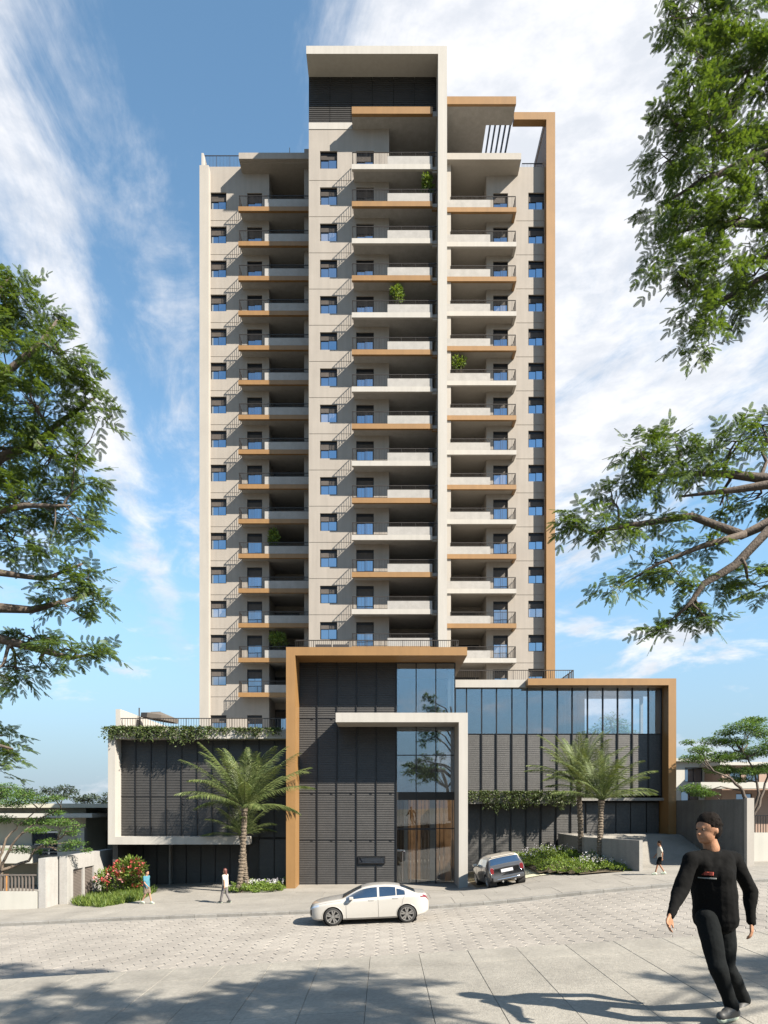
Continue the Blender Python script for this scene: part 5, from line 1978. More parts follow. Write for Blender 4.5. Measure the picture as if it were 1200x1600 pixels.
pad_tree('small_tree', 'small light green tree in the left garden in front of the cream house', b0,
         [[b0, P(0, 1340, DT), P(10, 1310, DT), P(28, 1290, DT), P(70, 1255, DT)], [b0, P(3, 1350, DT), P(25, 1310, DT - .3), P(60, 1280, DT - .3), P(95, 1262, DT)],
          [P(2, 1360, DT), P(45, 1345, DT + .3), P(55, 1325, DT + .3), P(90, 1312, DT + .3)], [P(0, 1330, DT), P(-20, 1290, DT), P(-10, 1250, DT)]],
         ppads([(10, 1232, 24, 9), (35, 1243, 26, 8), (60, 1250, 22, 6), (85, 1247, 18, 4), (20, 1255, 26, 6), (5, 1280, 20, 6), (40, 1285, 16, 5), (65, 1283, 24, 6), (95, 1285, 22, 6), (60, 1297, 20, 4), (110, 1300, 18, 5),
                (118, 1318, 18, 6), (135, 1328, 10, 4), (75, 1315, 16, 4), (30, 1327, 18, 5), (55, 1330, 14, 4), (105, 1325, 14, 5), (-20, 1245, 30, 10), (85, 1270, 16, 4), (120, 1290, 10, 4)], DT, .9),
         M_ACACIA, .12, 1900, 57, None, M_BARK, .09)
# distant umbrella trees over the house roof, and one in the garden behind the gallery window
for i, (lst, lab) in enumerate((([(40, 1236, 16, 4), (55, 1241, 12, 3), (30, 1242, 12, 3)], 'leftmost of the distant dark trees above the cream house roof'),
                                ([(80, 1237, 14, 5), (100, 1232, 16, 5), (112, 1238, 12, 4), (95, 1244, 16, 4), (70, 1233, 8, 3)], 'tallest distant dark tree above the cream house roof'),
                                ([(125, 1247, 14, 4), (142, 1245, 14, 4), (132, 1252, 16, 4)], 'low distant dark tree between the house roof and the white frame'),
                                ([(160, 1250, 12, 5), (172, 1243, 12, 5), (166, 1254, 14, 5)], 'distant dark tree half hidden by the white frame of the left block'))):
    D_ = 120 + 6 * i
    cx = sum(q[0] for q in lst) / len(lst)
    b0 = Vector((PX(cx, D_), D_, ZC - 7))
    pad_tree('distant_tree', lab, b0, [[b0, P(cx + 1, 1262, D_), P(cx - 2, 1250, D_)], [P(cx, 1262, D_), P(cx + 6, 1250, D_)]], ppads(lst, D_, 1), M_FARLEAF, .5, 130, 60 + i, 'distant trees on the left', M_BARKD, .25)
D_ = 62
b0 = Vector((PX(958, D_), D_, ZC - 4))
pad_tree('garden_tree', 'light green tree seen through the corner window of the right block', b0, [[b0, P(958, 1150, D_), P(955, 1130, D_)]],
         ppads([(955, 1125, 18, 10), (970, 1132, 16, 9), (938, 1138, 16, 9), (962, 1142, 26, 9), (985, 1146, 14, 6), (925, 1146, 14, 6)], D_, 1), M_ACACIA, .22, 420, 71, None, M_BARKD, .2)
# hedge and trees closing the far background
for i, (px, py, w_, h_, D_) in enumerate(((1066, 1240, 18, 12, 90), (1205, 1225, 30, 25, 95), (-10, 1240, 30, 16, 130), (1150, 1236, 40, 12, 100))):
    b0 = Vector((PX(px, D_), D_, ZC - 5))
    lab = ('distant round tree right behind the ochre frame leg', 'distant round tree at the right edge', 'distant round tree at the left edge', 'distant wide tree between the right hand houses')[i]
    pad_tree('distant_tree', lab, b0, [[b0, P(px, py + 8, D_)]], ppads([(px + random.uniform(-w_, w_) * .6, py + random.uniform(-h_, h_) * .6, w_ * .5, h_ * .45) for _ in range(9)], D_, 2), M_FARLEAF, .45, 90, 80 + i, 'distant trees on the horizon', M_BARKD, .25)


# ------------------------------------------------------------------ cars
M_CARW = mat('pearl_white_paint', (.345, .33, .305), .28, .01, 1, coat=.8)
M_CARG = mat('dark_grey_paint', (.06, .061, .064), .3, .05, 1, coat=.9, metal=.3)
M_ROOFW = mat('cream_roof_paint', (.46, .42, .36), .3, .02, 1, coat=.7)
M_CGLASS = glass_mat('car_glass', (.3, .35, .4), .3, .35, (.01, .012, .014), (.8, .9, 1))
M_TYRE = mat('tyre_rubber', (.018, .018, .018), .85, .1, 10)
M_RIM = mat('alloy_rim', (0.4400, 0.4320, 0.4160), .3, .05, 5, metal=.9)
M_CHROME = mat('chrome_trim', (.7, .7, .7), .15, .02, 5, metal=1.0)
M_LENS = mat('headlamp_lens', (.3, .36, .45), .1, .1, 8, coat=1.0)
M_RED = mat('tail_lamp_lens', (.13, .012, .015), .15, .1, 8, coat=1.0)
M_SEAM = mat('panel_gap', (.05, .047, .043), .8, .1, 8)
M_PLATE = mat('number_plate', (0.4000, 0.4000, 0.4160), .5, .15, 9)
M_SEAT = mat('car_interior', (.03, .028, .026), .9, .2, 3)


def cubic(tab, x):
    """Smooth monotone-ish interpolation through (x, y) points."""
    n = len(tab)
    if x <= tab[0][0]:
        return tab[0][1]
    if x >= tab[-1][0]:
        return tab[-1][1]
    for i in range(n - 1):
        if x <= tab[i + 1][0]:
            break
    x0, y0 = tab[i]
    x1, y1 = tab[i + 1]
    h = x1 - x0
    s_ = (y1 - y0) / h
    ma = (y1 - tab[i - 1][1]) / (x1 - tab[i - 1][0]) if i > 0 else s_
    mb_ = (tab[i + 2][1] - y0) / (tab[i + 2][0] - x0) if i < n - 2 else s_
    t = (x - x0) / h
    return (2 * t ** 3 - 3 * t * t + 1) * y0 + (t ** 3 - 2 * t * t + t) * h * ma + (-2 * t ** 3 + 3 * t * t) * y1 + (t ** 3 - t * t) * h * mb_


def car(name, label, spec):
    t = thing(name, label, 'car')
    zt_, zb_, be_, wb_, wr_ = spec['top'], spec['bottom'], spec['belt'], spec['width'], spec['roofw']
    X0, X1 = spec['x0'], spec['x1']

    def ctrl(x):
        z1, z0, zb, wb, wr = cubic(zt_, x), cubic(zb_, x), cubic(be_, x), cubic(wb_, x), cubic(wr_, x)
        zb = min(zb, z1 - .03)
        zm = z0 + (zb - z0) * .52
        return [(0, z0), (.8 * wb, z0), (.955 * wb, z0 + .05), (.985 * wb, z0 + .2 * (zb - z0)), (wb, zm), (.99 * wb, zb - .12 * (zb - z0)), (.955 * wb, zb),
                ((.955 * wb + wr) / 2 + .015, (zb + z1 - .05) / 2 + .012), (wr, z1 - .05 * min(1, (z1 - zb) / .2) - .003), (.72 * wr, z1 - .012), (0, z1)]

    def surf(x, tt):
        c = ctrl(x)
        i = min(9, int(tt))
        f = tt - i
        p0, p1, p2, p3 = c[max(0, i - 1)], c[i], c[i + 1], c[min(10, i + 2)]
        if i == 0:
            p0 = (-c[1][0], c[1][1])
        if i == 9:
            p3 = (-c[9][0], c[9][1])
        k = .5
        r_ = []
        for a in range(2):
            m1, m2 = k * (p2[a] - p0[a]), k * (p3[a] - p1[a])
            r_.append((2 * f ** 3 - 3 * f * f + 1) * p1[a] + (f ** 3 - 2 * f * f + f) * m1 + (-2 * f ** 3 + 3 * f * f) * p2[a] + (f ** 3 - f * f) * m2)
        return Vector((x, r_[0], r_[1]))

    nx, nt = 150, 72
    # denser stations towards the ends
    xs_ = []
    for i in range(nx + 1):
        f = i / nx
        f = f + .06 * math.sin(2 * math.pi * f) * -1 * .8
        xs_.append(X0 + (X1 - X0) * f)
    ts = [10 * j / nt for j in range(nt + 1)]
    grid = [[surf(x, tt) for tt in ts] for x in xs_]
    groups = {}
    R_ = spec['R']
    for i in range(nx):
        xm = (xs_[i] + xs_[i + 1]) / 2
        for j in range(nt):
            tm = (ts[j] + ts[j + 1]) / 2
            c = (grid[i][j] + grid[i + 1][j + 1]) / 2
            if tm < 6 and abs(c.y) > .45 and any((c.x - wx) ** 2 + (c.z - R_) ** 2 < (R_ + .055) ** 2 for wx in spec['wheels']):
                continue
            key = spec['classify'](xm, tm, c, cubic(be_, xm), cubic(zt_, xm))
            for sg in (1, -1):
                k2 = key
                if key in ('side_window', 'rear_side_window', 'quarter_window', 'headlight', 'tail_light'):
                    k2 = (key, sg)
                groups.setdefault(k2, []).append((i, j, sg))
    for key, fl in groups.items():
        nm = key[0] if isinstance(key, tuple) else key
        mb = MB()
        idx = {}

        def vid(i, j, sg):
            if (j == 0 or j == nt):
                sg = 1
            if (i, j, sg) not in idx:
                p = grid[i][j].copy()
                p.y *= sg
                if nm in ('side_window', 'rear_side_window', 'quarter_window', 'windscreen', 'rear_window'):
                    p = p * .9965 + Vector((0, 0, .0)) if False else p
                idx[(i, j, sg)] = len(mb.v)
                mb.v.append(tuple(p))
            return idx[(i, j, sg)]
        for i, j, sg in fl:
            q = [vid(i, j, sg), vid(i + 1, j, sg), vid(i + 1, j + 1, sg), vid(i, j + 1, sg)]
            mb.f.append(tuple(q if sg > 0 else q[::-1]))
            mb.mi.append(0)
        if nm == 'body':
            for i_, rev in ((0, True), (nx, False)):
                ringp = [vid(i_, j, 1) for j in range(nt + 1)] + [vid(i_, j, -1) for j in range(nt - 1, 0, -1)]
                mb.f.append(tuple(ringp[::-1] if rev else ringp))
                mb.mi.append(0)
        mb.build(nm, spec['mats'].get(nm, spec['paint']), t, True)
    # dark inner shell so that the cabin and wheel wells read as solid
    inn = MB()
    for wx in spec['wheels']:
        for sg in (1, -1):
            w0 = cubic(wb_, wx)
            inn.lathe([(R_ + .05, .5 * sg), (R_ + .05, (w0 - .035) * sg)], 28, 'y', (wx, 0, R_))
            inn.lathe([(.001, .5 * sg), (R_ + .05, .5 * sg)], 28, 'y', (wx, 0, R_))
    a0, a1 = spec['cabin']
    inn.box(a0, a1, -.62, .62, .3, cubic(be_, (a0 + a1) / 2) - .12)
    inn.build('inner_shell', M_SEAT, t)
    for sx in spec['seats']:
        for sg in (-.36, .36):
            link('seat', bevel_mesh(MB().box(sx, sx + .16, sg - .22, sg + .22, .6, spec['seat_h']).mesh('seat', M_SEAT), .05), t)
    # wheels
    tyre, rim = MB(), MB()
    w = .1
    tyre.lathe([(R_ - .09, -w), (R_ - .02, -w), (R_, -w + .03), (R_, w - .03), (R_ - .02, w), (R_ - .09, w)], 36, 'y')
    rim.lathe([(R_ - .085, -w), (R_ - .085, w), (R_ - .085, w + .006), (R_ - .105, w + .006), (R_ - .115, w - .03)], 36, 'y')
    for k in range(5):
        for off in (-.16, .16):
            a = k * 2 * math.pi / 5 + off
            d = Vector((math.cos(a), 0, math.sin(a)))
            s_ = Vector((-d.z, 0, d.x))
            d2 = Vector((math.cos(a + off * .35), 0, math.sin(a + off * .35)))
            p0, p1 = d * .03, d2 * (R_ - .1)
            b0, b1 = .022, .028
            y0, y1 = w - .045, w - .004
            rim.add([p0 - s_ * b0 + Vector((0, y1, 0)), p0 + s_ * b0 + Vector((0, y1, 0)), p1 + s_ * b1 + Vector((0, y1, 0)), p1 - s_ * b1 + Vector((0, y1, 0)),
                     p0 - s_ * b0 + Vector((0, y0, 0)), p0 + s_ * b0 + Vector((0, y0, 0)), p1 + s_ * b1 + Vector((0, y0, 0)), p1 - s_ * b1 + Vector((0, y0, 0))],
                    [(3, 2, 1, 0), (4, 5, 6, 7), (0, 1, 5, 4), (1, 2, 6, 5), (2, 3, 7, 6), (3, 0, 4, 7)])
    rim.lathe([(.001, w), (.05, w), (.055, w - .05)], 16, 'y')
    disc = MB().lathe([(.001, w - .07), (R_ - .1, w - .07)], 24, 'y').mesh('brake_disc', M_SEAT)
    tme, rme = tyre.mesh('tyre', M_TYRE, True), rim.mesh('rim', M_RIM)
    for wx in spec['wheels']:
        for sg in (1, -1):
            o_ = link('wheel', tme, t, (wx, sg * (cubic(wb_, wx) - .115), R_), (0, random.uniform(0, 1.2), 0 if sg > 0 else math.pi))
            link('rim', rme, o_)
            link('brake_disc', disc, o_)
            arc = []
            for k in range(25):
                a = math.radians(-18 + 216 * k / 24)
                xx, zz = wx + (R_ + .052) * math.cos(a), R_ + (R_ + .052) * math.sin(a)
                lo, hi = 1.2, 6.2          # find the body side at this height
                for _ in range(18):
                    m_ = (lo + hi) / 2
                    if surf(xx, m_).z < zz:
                        lo = m_
                    else:
                        hi = m_
                p = surf(xx, lo)
                arc.append((p.x, sg * (p.y - .004), p.z))
            MB().tube(arc, .014, 6).build('arch_lip', spec['paint'], t, True)
    # panel gaps
    for (xa, ta, xb, tb_) in spec['seams']:
        for sg in (1, -1):
            pts_ = []
            for k in range(13):
                f = k / 12
                p = surf(xa + (xb - xa) * f, ta + (tb_ - ta) * f)
                pts_.append((p.x, sg * (p.y + .0005), p.z))
            MB().tube(pts_, .0055, 4).build('panel_gap', M_SEAM, t)
    for (hx, ht) in spec['handles']:
        for sg in (1, -1):
            p = surf(hx, ht)
            h_ = link('door_handle', bevel_mesh(MB().box(-.1, .1, -.02, .025, -.016, .016).mesh('door_handle', spec['handle_mat']), .01), t, (p.x, sg * p.y, p.z))
    mx_ = spec['mirror']
    for sg in (1, -1):
        p = surf(mx_, 6.1)
        me = bevel_mesh(MB().box(-.06, .1, -.1, .1, -.055, .06).mesh('wing_mirror', spec['mirror_mat']), .035, 3)
        link('wing_mirror', me, t, (p.x, sg * (p.y + .1), p.z + .07))
        MB().tube([(p.x, sg * (p.y - .02), p.z), (p.x, sg * (p.y + .06), p.z + .03)], .02, 6).build('mirror_arm', M_BLACK, t)
    t['surf'] = 0
    del t['surf']
    return t, surf


def on_ground(o, x, y, rz, fz, span=1.3, lat=.75, lift=.0, scale=1.0):
    c, s_ = math.cos(rz), math.sin(rz)
    ex, ey = Vector((c, s_, 0)), Vector((-s_, c, 0))
    h = lambda p: fz(p.x, p.y)
    b = Vector((x, y, 0))
    ex.z = (h(b + ex * span) - h(b - ex * span)) / (2 * span)
    ey.z = (h(b + ey * lat) - h(b - ey * lat)) / (2 * lat)
    z = (h(b + ex * span) + h(b - ex * span) + h(b + ey * lat) + h(b - ey * lat)) / 4 + lift
    ex.normalize()
    n = ex.cross(ey).normalized()
    ey = n.cross(ex)
    o.matrix_world = Matrix(((ex.x, ey.x, n.x, x), (ex.y, ey.y, n.y, y), (ex.z, ey.z, n.z, z), (0, 0, 0, 1))) @ Matrix.Scale(scale, 4)


def sedan_cls(x, t, c, belt, top):
    if 6.22 < t < 7.8 and top - belt > .12 and -.84 < x < 1.34:
        ins = (c.z - belt) / max(.01, top - .05 - belt)
        if x < .29:
            return 'side_window'
        if .37 < x < 1.0:
            return 'rear_side_window'
        if 1.02 < x and ins < .8:
            return 'quarter_window'
    if t > 8.25 and -.99 < x < -.27:
        return 'windscreen'
    if t > 8.3 and 1.2 < x < 1.74:
        return 'rear_window'
    if x < -1.86 and 5.1 < t < 6.35 and abs(c.y) > .42:
        return 'headlight'
    if x > 1.9 and 5.0 < t < 6.15 and abs(c.y) > .3:
        return 'tail_light'
    if x < -2.14 and 3.3 < t < 5.0:
        return 'grille'
    if 1.0 < t < 2.25 and -1.1 < x < 1.1:
        return 'sill'
    return 'body'


sedan = dict(
    x0=-2.22, x1=2.22, R=.335, wheels=(-1.36, 1.38), paint=M_CARW,
    top=[(-2.22, .66), (-2.17, .755), (-2.0, .835), (-1.6, .92), (-1.2, .975), (-1.0, 1.005), (-.75, 1.13), (-.3, 1.335), (0, 1.405), (.4, 1.43), (.8, 1.415), (1.15, 1.355), (1.5, 1.22), (1.75, 1.11), (1.95, 1.08), (2.12, 1.055), (2.19, .97), (2.22, .86)],
    bottom=[(-2.22, .34), (-2.1, .24), (-1.8, .2), (1.6, .2), (2.0, .27), (2.22, .4)],
    belt=[(-2.22, .6), (-2.1, .7), (-1.8, .79), (-1.2, .87), (-.6, .92), (.4, .955), (1.2, 1.0), (1.8, 1.02), (2.1, .98), (2.22, .8)],
    width=[(-2.22, .52), (-2.17, .66), (-2.05, .78), (-1.85, .855), (-1.4, .895), (-.8, .89), (.4, .89), (1.3, .9), (1.7, .88), (1.95, .82), (2.12, .73), (2.19, .65), (2.22, .55)],
    roofw=[(-2.22, .36), (-2.0, .62), (-1.5, .7), (-1.0, .71), (-.3, .575), (.4, .555), (1.15, .55), (1.75, .64), (2.05, .64), (2.22, .38)],
    mats=dict(side_window=M_CGLASS, rear_side_window=M_CGLASS, quarter_window=M_CGLASS, windscreen=M_CGLASS, rear_window=M_CGLASS, headlight=M_LENS, tail_light=M_RED, grille=M_BLACK, sill=M_CARW),
    classify=sedan_cls, cabin=(-.9, 1.5), seats=(.1, 1.0), seat_h=1.12,
    seams=[(-.86, 2.3, -.86, 6.1), (.33, 2.3, .33, 6.2), (1.08, 2.5, 1.34, 6.1), (-.86, 2.3, 1.0, 2.3), (-1.02, 6.3, -2.0, 6.5)],
    handles=((.08, 5.35), (.98, 5.35)), handle_mat=M_CARW, mirror=-.68, mirror_mat=M_CARW)
sd, _ = car('parked_car', 'cream white saloon car standing in the road in front of the building', sedan)
on_ground(sd, PX(578, 25.7), 25.7, R(1.5), G, 1.37, .78)
MB().tube([(2.05, -.55, .62), (2.2, 0, .6), (2.05, .55, .62)], .012, 5).build('bumper_trim', M_CHROME, sd)
link('number_plate', MB().box(2.205, 2.225, -.25, .25, .68, .8).mesh('number_plate', M_PLATE), sd)


def hatch_cls(x, t, c, belt, top):
    if 6.15 < t < 7.55 and top - belt > .12 and -.62 < x < 1.42:
        if x < .42:
            return 'side_window'
        if x > .47:
            return 'rear_side_window'
    if t > 8.2 and -.78 < x < -.3:
        return 'windscreen'
    if t > 8.25 and 1.655 < x < 1.795:
        return 'rear_window'
    if t > 7.55 and -.3 < x < 1.655:
        return 'roof'
    if x < -1.55 and 5.0 < t < 6.5 and abs(c.y) > .42:
        return 'headlight'
    if 1.0 < t < 2.3:
        return 'sill'
    return 'body'


hatch = dict(
    x0=-1.92, x1=1.9, R=.315, wheels=(-1.25, 1.25), paint=M_CARG,
    top=[(-1.92, .6), (-1.88, .72), (-1.75, .83), (-1.4, .93), (-.9, 1.0), (-.78, 1.03), (-.55, 1.19), (-.28, 1.345), (0, 1.40), (.5, 1.44), (1.0, 1.425), (1.45, 1.395), (1.63, 1.36), (1.73, 1.18), (1.81, 1.0), (1.85, .95), (1.885, .9), (1.9, .86)],
    bottom=[(-1.92, .34), (-1.8, .24), (-1.5, .2), (1.4, .2), (1.75, .26), (1.9, .34)],
    belt=[(-1.92, .55), (-1.75, .74), (-1.3, .85), (-.6, .92), (.4, .95), (1.3, .97), (1.7, .96), (1.83, .92), (1.9, .8)],
    width=[(-1.92, .5), (-1.86, .64), (-1.7, .77), (-1.4, .85), (-.6, .85), (.6, .85), (1.25, .862), (1.6, .85), (1.78, .825), (1.87, .79), (1.9, .75)],
    roofw=[(-1.92, .35), (-1.6, .62), (-1.0, .68), (-.3, .62), (.5, .635), (1.4, .635), (1.62, .64), (1.8, .7), (1.87, .66), (1.9, .6)],
    mats=dict(side_window=M_CGLASS, rear_side_window=M_CGLASS, windscreen=M_CGLASS, rear_window=M_CGLASS, headlight=M_LENS, roof=M_ROOFW, sill=M_BLACK),
    classify=hatch_cls, cabin=(-.7, 1.45), seats=(.1, .9), seat_h=1.12,
    seams=[(-.66, 2.4, -.66, 6.1), (.5, 2.4, .5, 6.1)],
    handles=((.32, 5.4),), handle_mat=M_CHROME, mirror=-.5, mirror_mat=M_ROOFW)
ht, hs_ = car('parked_car', 'dark grey hatchback with cream roof parked beside the entrance', hatch)
on_ground(ht, PX(781, 34.4), 34.4, R(-90 + 4), lambda x, y: GP(x, y) + .014, 1.25, .75, 0, 1.09)
for sg in (1, -1):
    lm_ = link('tail_light', bevel_mesh(MB().box(-.04, .05, -.085, .085, -.14, .14).mesh('tail_light', M_RED), .035, 3), ht, (1.855, sg * .675, .78))
    fr_ = MB()
    ringp = [(.035, .1 * math.cos(a * math.pi / 8), .155 * math.sin(a * math.pi / 8)) for a in range(17)]
    fr_.tube(ringp, .012, 5, False)
    fr_.build('chrome_ring', M_CHROME, lm_)
    MB().tube([(1.86, sg * .28, .27), (1.97, sg * .28, .27)], .045, 10).build('exhaust', M_CHROME, ht)
link('number_plate', bevel_mesh(MB().box(1.885, 1.91, -.27, .27, .66, .8).mesh('number_plate', M_PLATE), .008), ht)
link('plate_recess', MB().box(1.88, 1.904, -.32, .32, .63, .845).mesh('plate_recess', M_BLACK), ht)
link('rear_bumper', bevel_mesh(MB().box(1.66, 1.95, -.72, .72, .3, .52).mesh('rear_bumper', M_CARG), .06, 3), ht)
MB().tube([(1.9, -.66, .40), (1.958, -.4, .385), (1.965, 0, .38), (1.958, .4, .385), (1.9, .66, .40)], .02, 6).build('bumper_trim', M_CHROME, ht)
link('roof_spoiler', bevel_mesh(MB().box(1.5, 1.69, -.56, .56, 1.355, 1.39).mesh('roof_spoiler', M_ROOFW), .015), ht)
MB().tube([(1.2, 0, 1.39), (1.3, 0, 1.52)], .008, 5).build('aerial', M_BLACK, ht)


# ------------------------------------------------------------------ people
M_SKIN = mat('brown_skin', (0.2400, 0.1200, 0.0680), .6, .14, 25, .1, 90, .15, 120, spec=.3)
M_SKIN2 = mat('tan_skin', (0.2880, 0.1600, 0.1040), .6, .14, 25, .1, 90, .15, 120, spec=.3)
M_HAIR = mat('black_hair', (.009, .007, .006), .95, .2, 30, .3, 120, .8, 140, spec=.1)
M_HAIRR = mat('auburn_hair', (.09, .025, .018), .6, .2, 30)
M_HOOD = mat('black_sweatshirt', (.004, .004, .004), .95, .2, 6, .1, 60, .3, 20, spec=.1)
M_TROU = mat('dark_trousers', (.0055, .0065, .007), .95, .2, 6, .1, 60, .3, 18, spec=.1)
M_SHOE = mat('dark_shoe', (.03, .03, .03), .6, .2, 10)
M_SOLE = mat('pale_sole', (0.3600, 0.4000, 0.3200), .6, .1, 10)
M_TEAL = mat('teal_shirt', (0.0400, 0.1360, 0.1840), .9, .1, 8)
M_CREAM = mat('cream_shirt', (0.3680, 0.3360, 0.2800), .9, .08, 8)
M_KHAKI = mat('khaki_shorts', (0.1280, 0.0960, 0.0720), .9, .1, 8)
M_GREYT = mat('grey_trousers', (0.1040, 0.0960, 0.0960), .9, .1, 8)
M_REDP = mat('red_print', (.2, .03, .018), .8, .1, 10)
M_GREYP = mat('pale_print', (.16, .17, .16), .8, .1, 10)
M_EYE = mat('eye_white', (.1, .085, .075), .7, .02, 10, spec=.1)


class Blob:
    """Closed tapered capsules that a voxel remesh joins into one continuous skin."""

    def __init__(self):
        self.mb = MB()

    def ball(self, c, r, s=(1, 1, 1), n=12):
        c = Vector(c)
        vs, fs = [], []
        for i in range(1, n):
            a = math.pi * i / n
            for k in range(2 * n):
                b = math.pi * k / n
                vs.append(c + Vector((r * s[0] * math.sin(a) * math.cos(b), r * s[1] * math.sin(a) * math.sin(b), r * s[2] * math.cos(a))))
        m = 2 * n
        for i in range(n - 2):
            for k in range(m):
                fs.append((i * m + k, (i + 1) * m + k, (i + 1) * m + (k + 1) % m, i * m + (k + 1) % m))
        t = len(vs)
        vs += [c + Vector((0, 0, r * s[2])), c - Vector((0, 0, r * s[2]))]
        fs += [(t, k, (k + 1) % m) for k in range(m)] + [(t + 1, (n - 2) * m + (k + 1) % m, (n - 2) * m + k) for k in range(m)]
        self.mb.add(vs, fs)
        return self

    def cap(self, a, b, ra, rb, n=8):
        self.ball(a, ra, n=n)
        self.ball(b, rb, n=n)
        a, b = Vector(a), Vector(b)
        if (b - a).length > 1e-4:
            k = max(2, int((b - a).length / max(.6 * min(ra, rb), .004)))
            k = min(k, 10)
            self.mb.tube([a.lerp(b, i / k) for i in range(k + 1)], [ra + (rb - ra) * i / k for i in range(k + 1)], 2 * n)
        return self

    def chain(self, pts, n=8):
        for (p, r), (q, s) in zip(pts, pts[1:]):
            self.cap(p, q, r, s, n)
        return self

    def build(self, name, m, parent, vox, it=6, folds=0.0):
        me = self.mb.mesh(name, m, True)
        o_ = link(name, me, parent)
        r_ = o_.modifiers.new('remesh', 'REMESH')
        r_.mode = 'VOXEL'
        r_.voxel_size = vox
        r_.use_smooth_shade = True
        s_ = o_.modifiers.new('smooth', 'SMOOTH')
        s_.factor = .5
        s_.iterations = it
        if folds:                       # creases of the cloth
            tx = bpy.data.textures.new('cloth_folds', 'CLOUDS')
            tx.noise_scale = .16
            tx.noise_depth = 2
            d_ = o_.modifiers.new('folds', 'DISPLACE')
            d_.texture = tx
            d_.texture_coords = 'LOCAL'
            d_.strength = folds
            d_.mid_level = .5
        return o_


def hand(bl, wrist, d, palm_n, thumb_side, curl=.5, k=1.0):
    """Palm, four bent fingers and a thumb growing from the wrist along d."""
    d = Vector(d).normalized()
    n = Vector(palm_n)
    n = (n - d * n.dot(d)).normalized()
    s_ = d.cross(n) * thumb_side
    w = Vector(wrist)
    for i in range(4):
        off = s_ * (.03 - .02 * i) * k
        bl.cap(w + d * .01 + off * .5, w + d * .085 * k + off, .015 * k, .0125 * k, 6)
    for i, (L, sp) in enumerate(((.072, .1), (.08, .03), (.075, -.04), (.06, -.12))):
        off = s_ * (.03 - .02 * i) * k
        p = w + d * .088 * k + off
        a = 0.0
        seg = [(p, .0098 * k)]
        for j, f in enumerate((.45, .32, .25)):
            a += curl * (.45 + .25 * j)
            dd = (d * math.cos(a) + n * math.sin(a) + s_ * sp).normalized()
            p = p + dd * L * f * k
            seg.append((p, (.0092 - .0008 * j) * k))
        bl.chain(seg, 6)
    p = w + d * .025 * k + s_ * .03 * k
    t1 = (d * .7 + s_ * .75 + n * .25).normalized()
    t2 = (d * .95 + s_ * .25 + n * .3).normalized()
    bl.chain([(w + d * .015 * k + s_ * .012 * k, .016 * k), (p, .0145 * k), (p + t1 * .035 * k, .0115 * k), (p + t1 * .035 * k + t2 * .03 * k, .0095 * k)], 6)


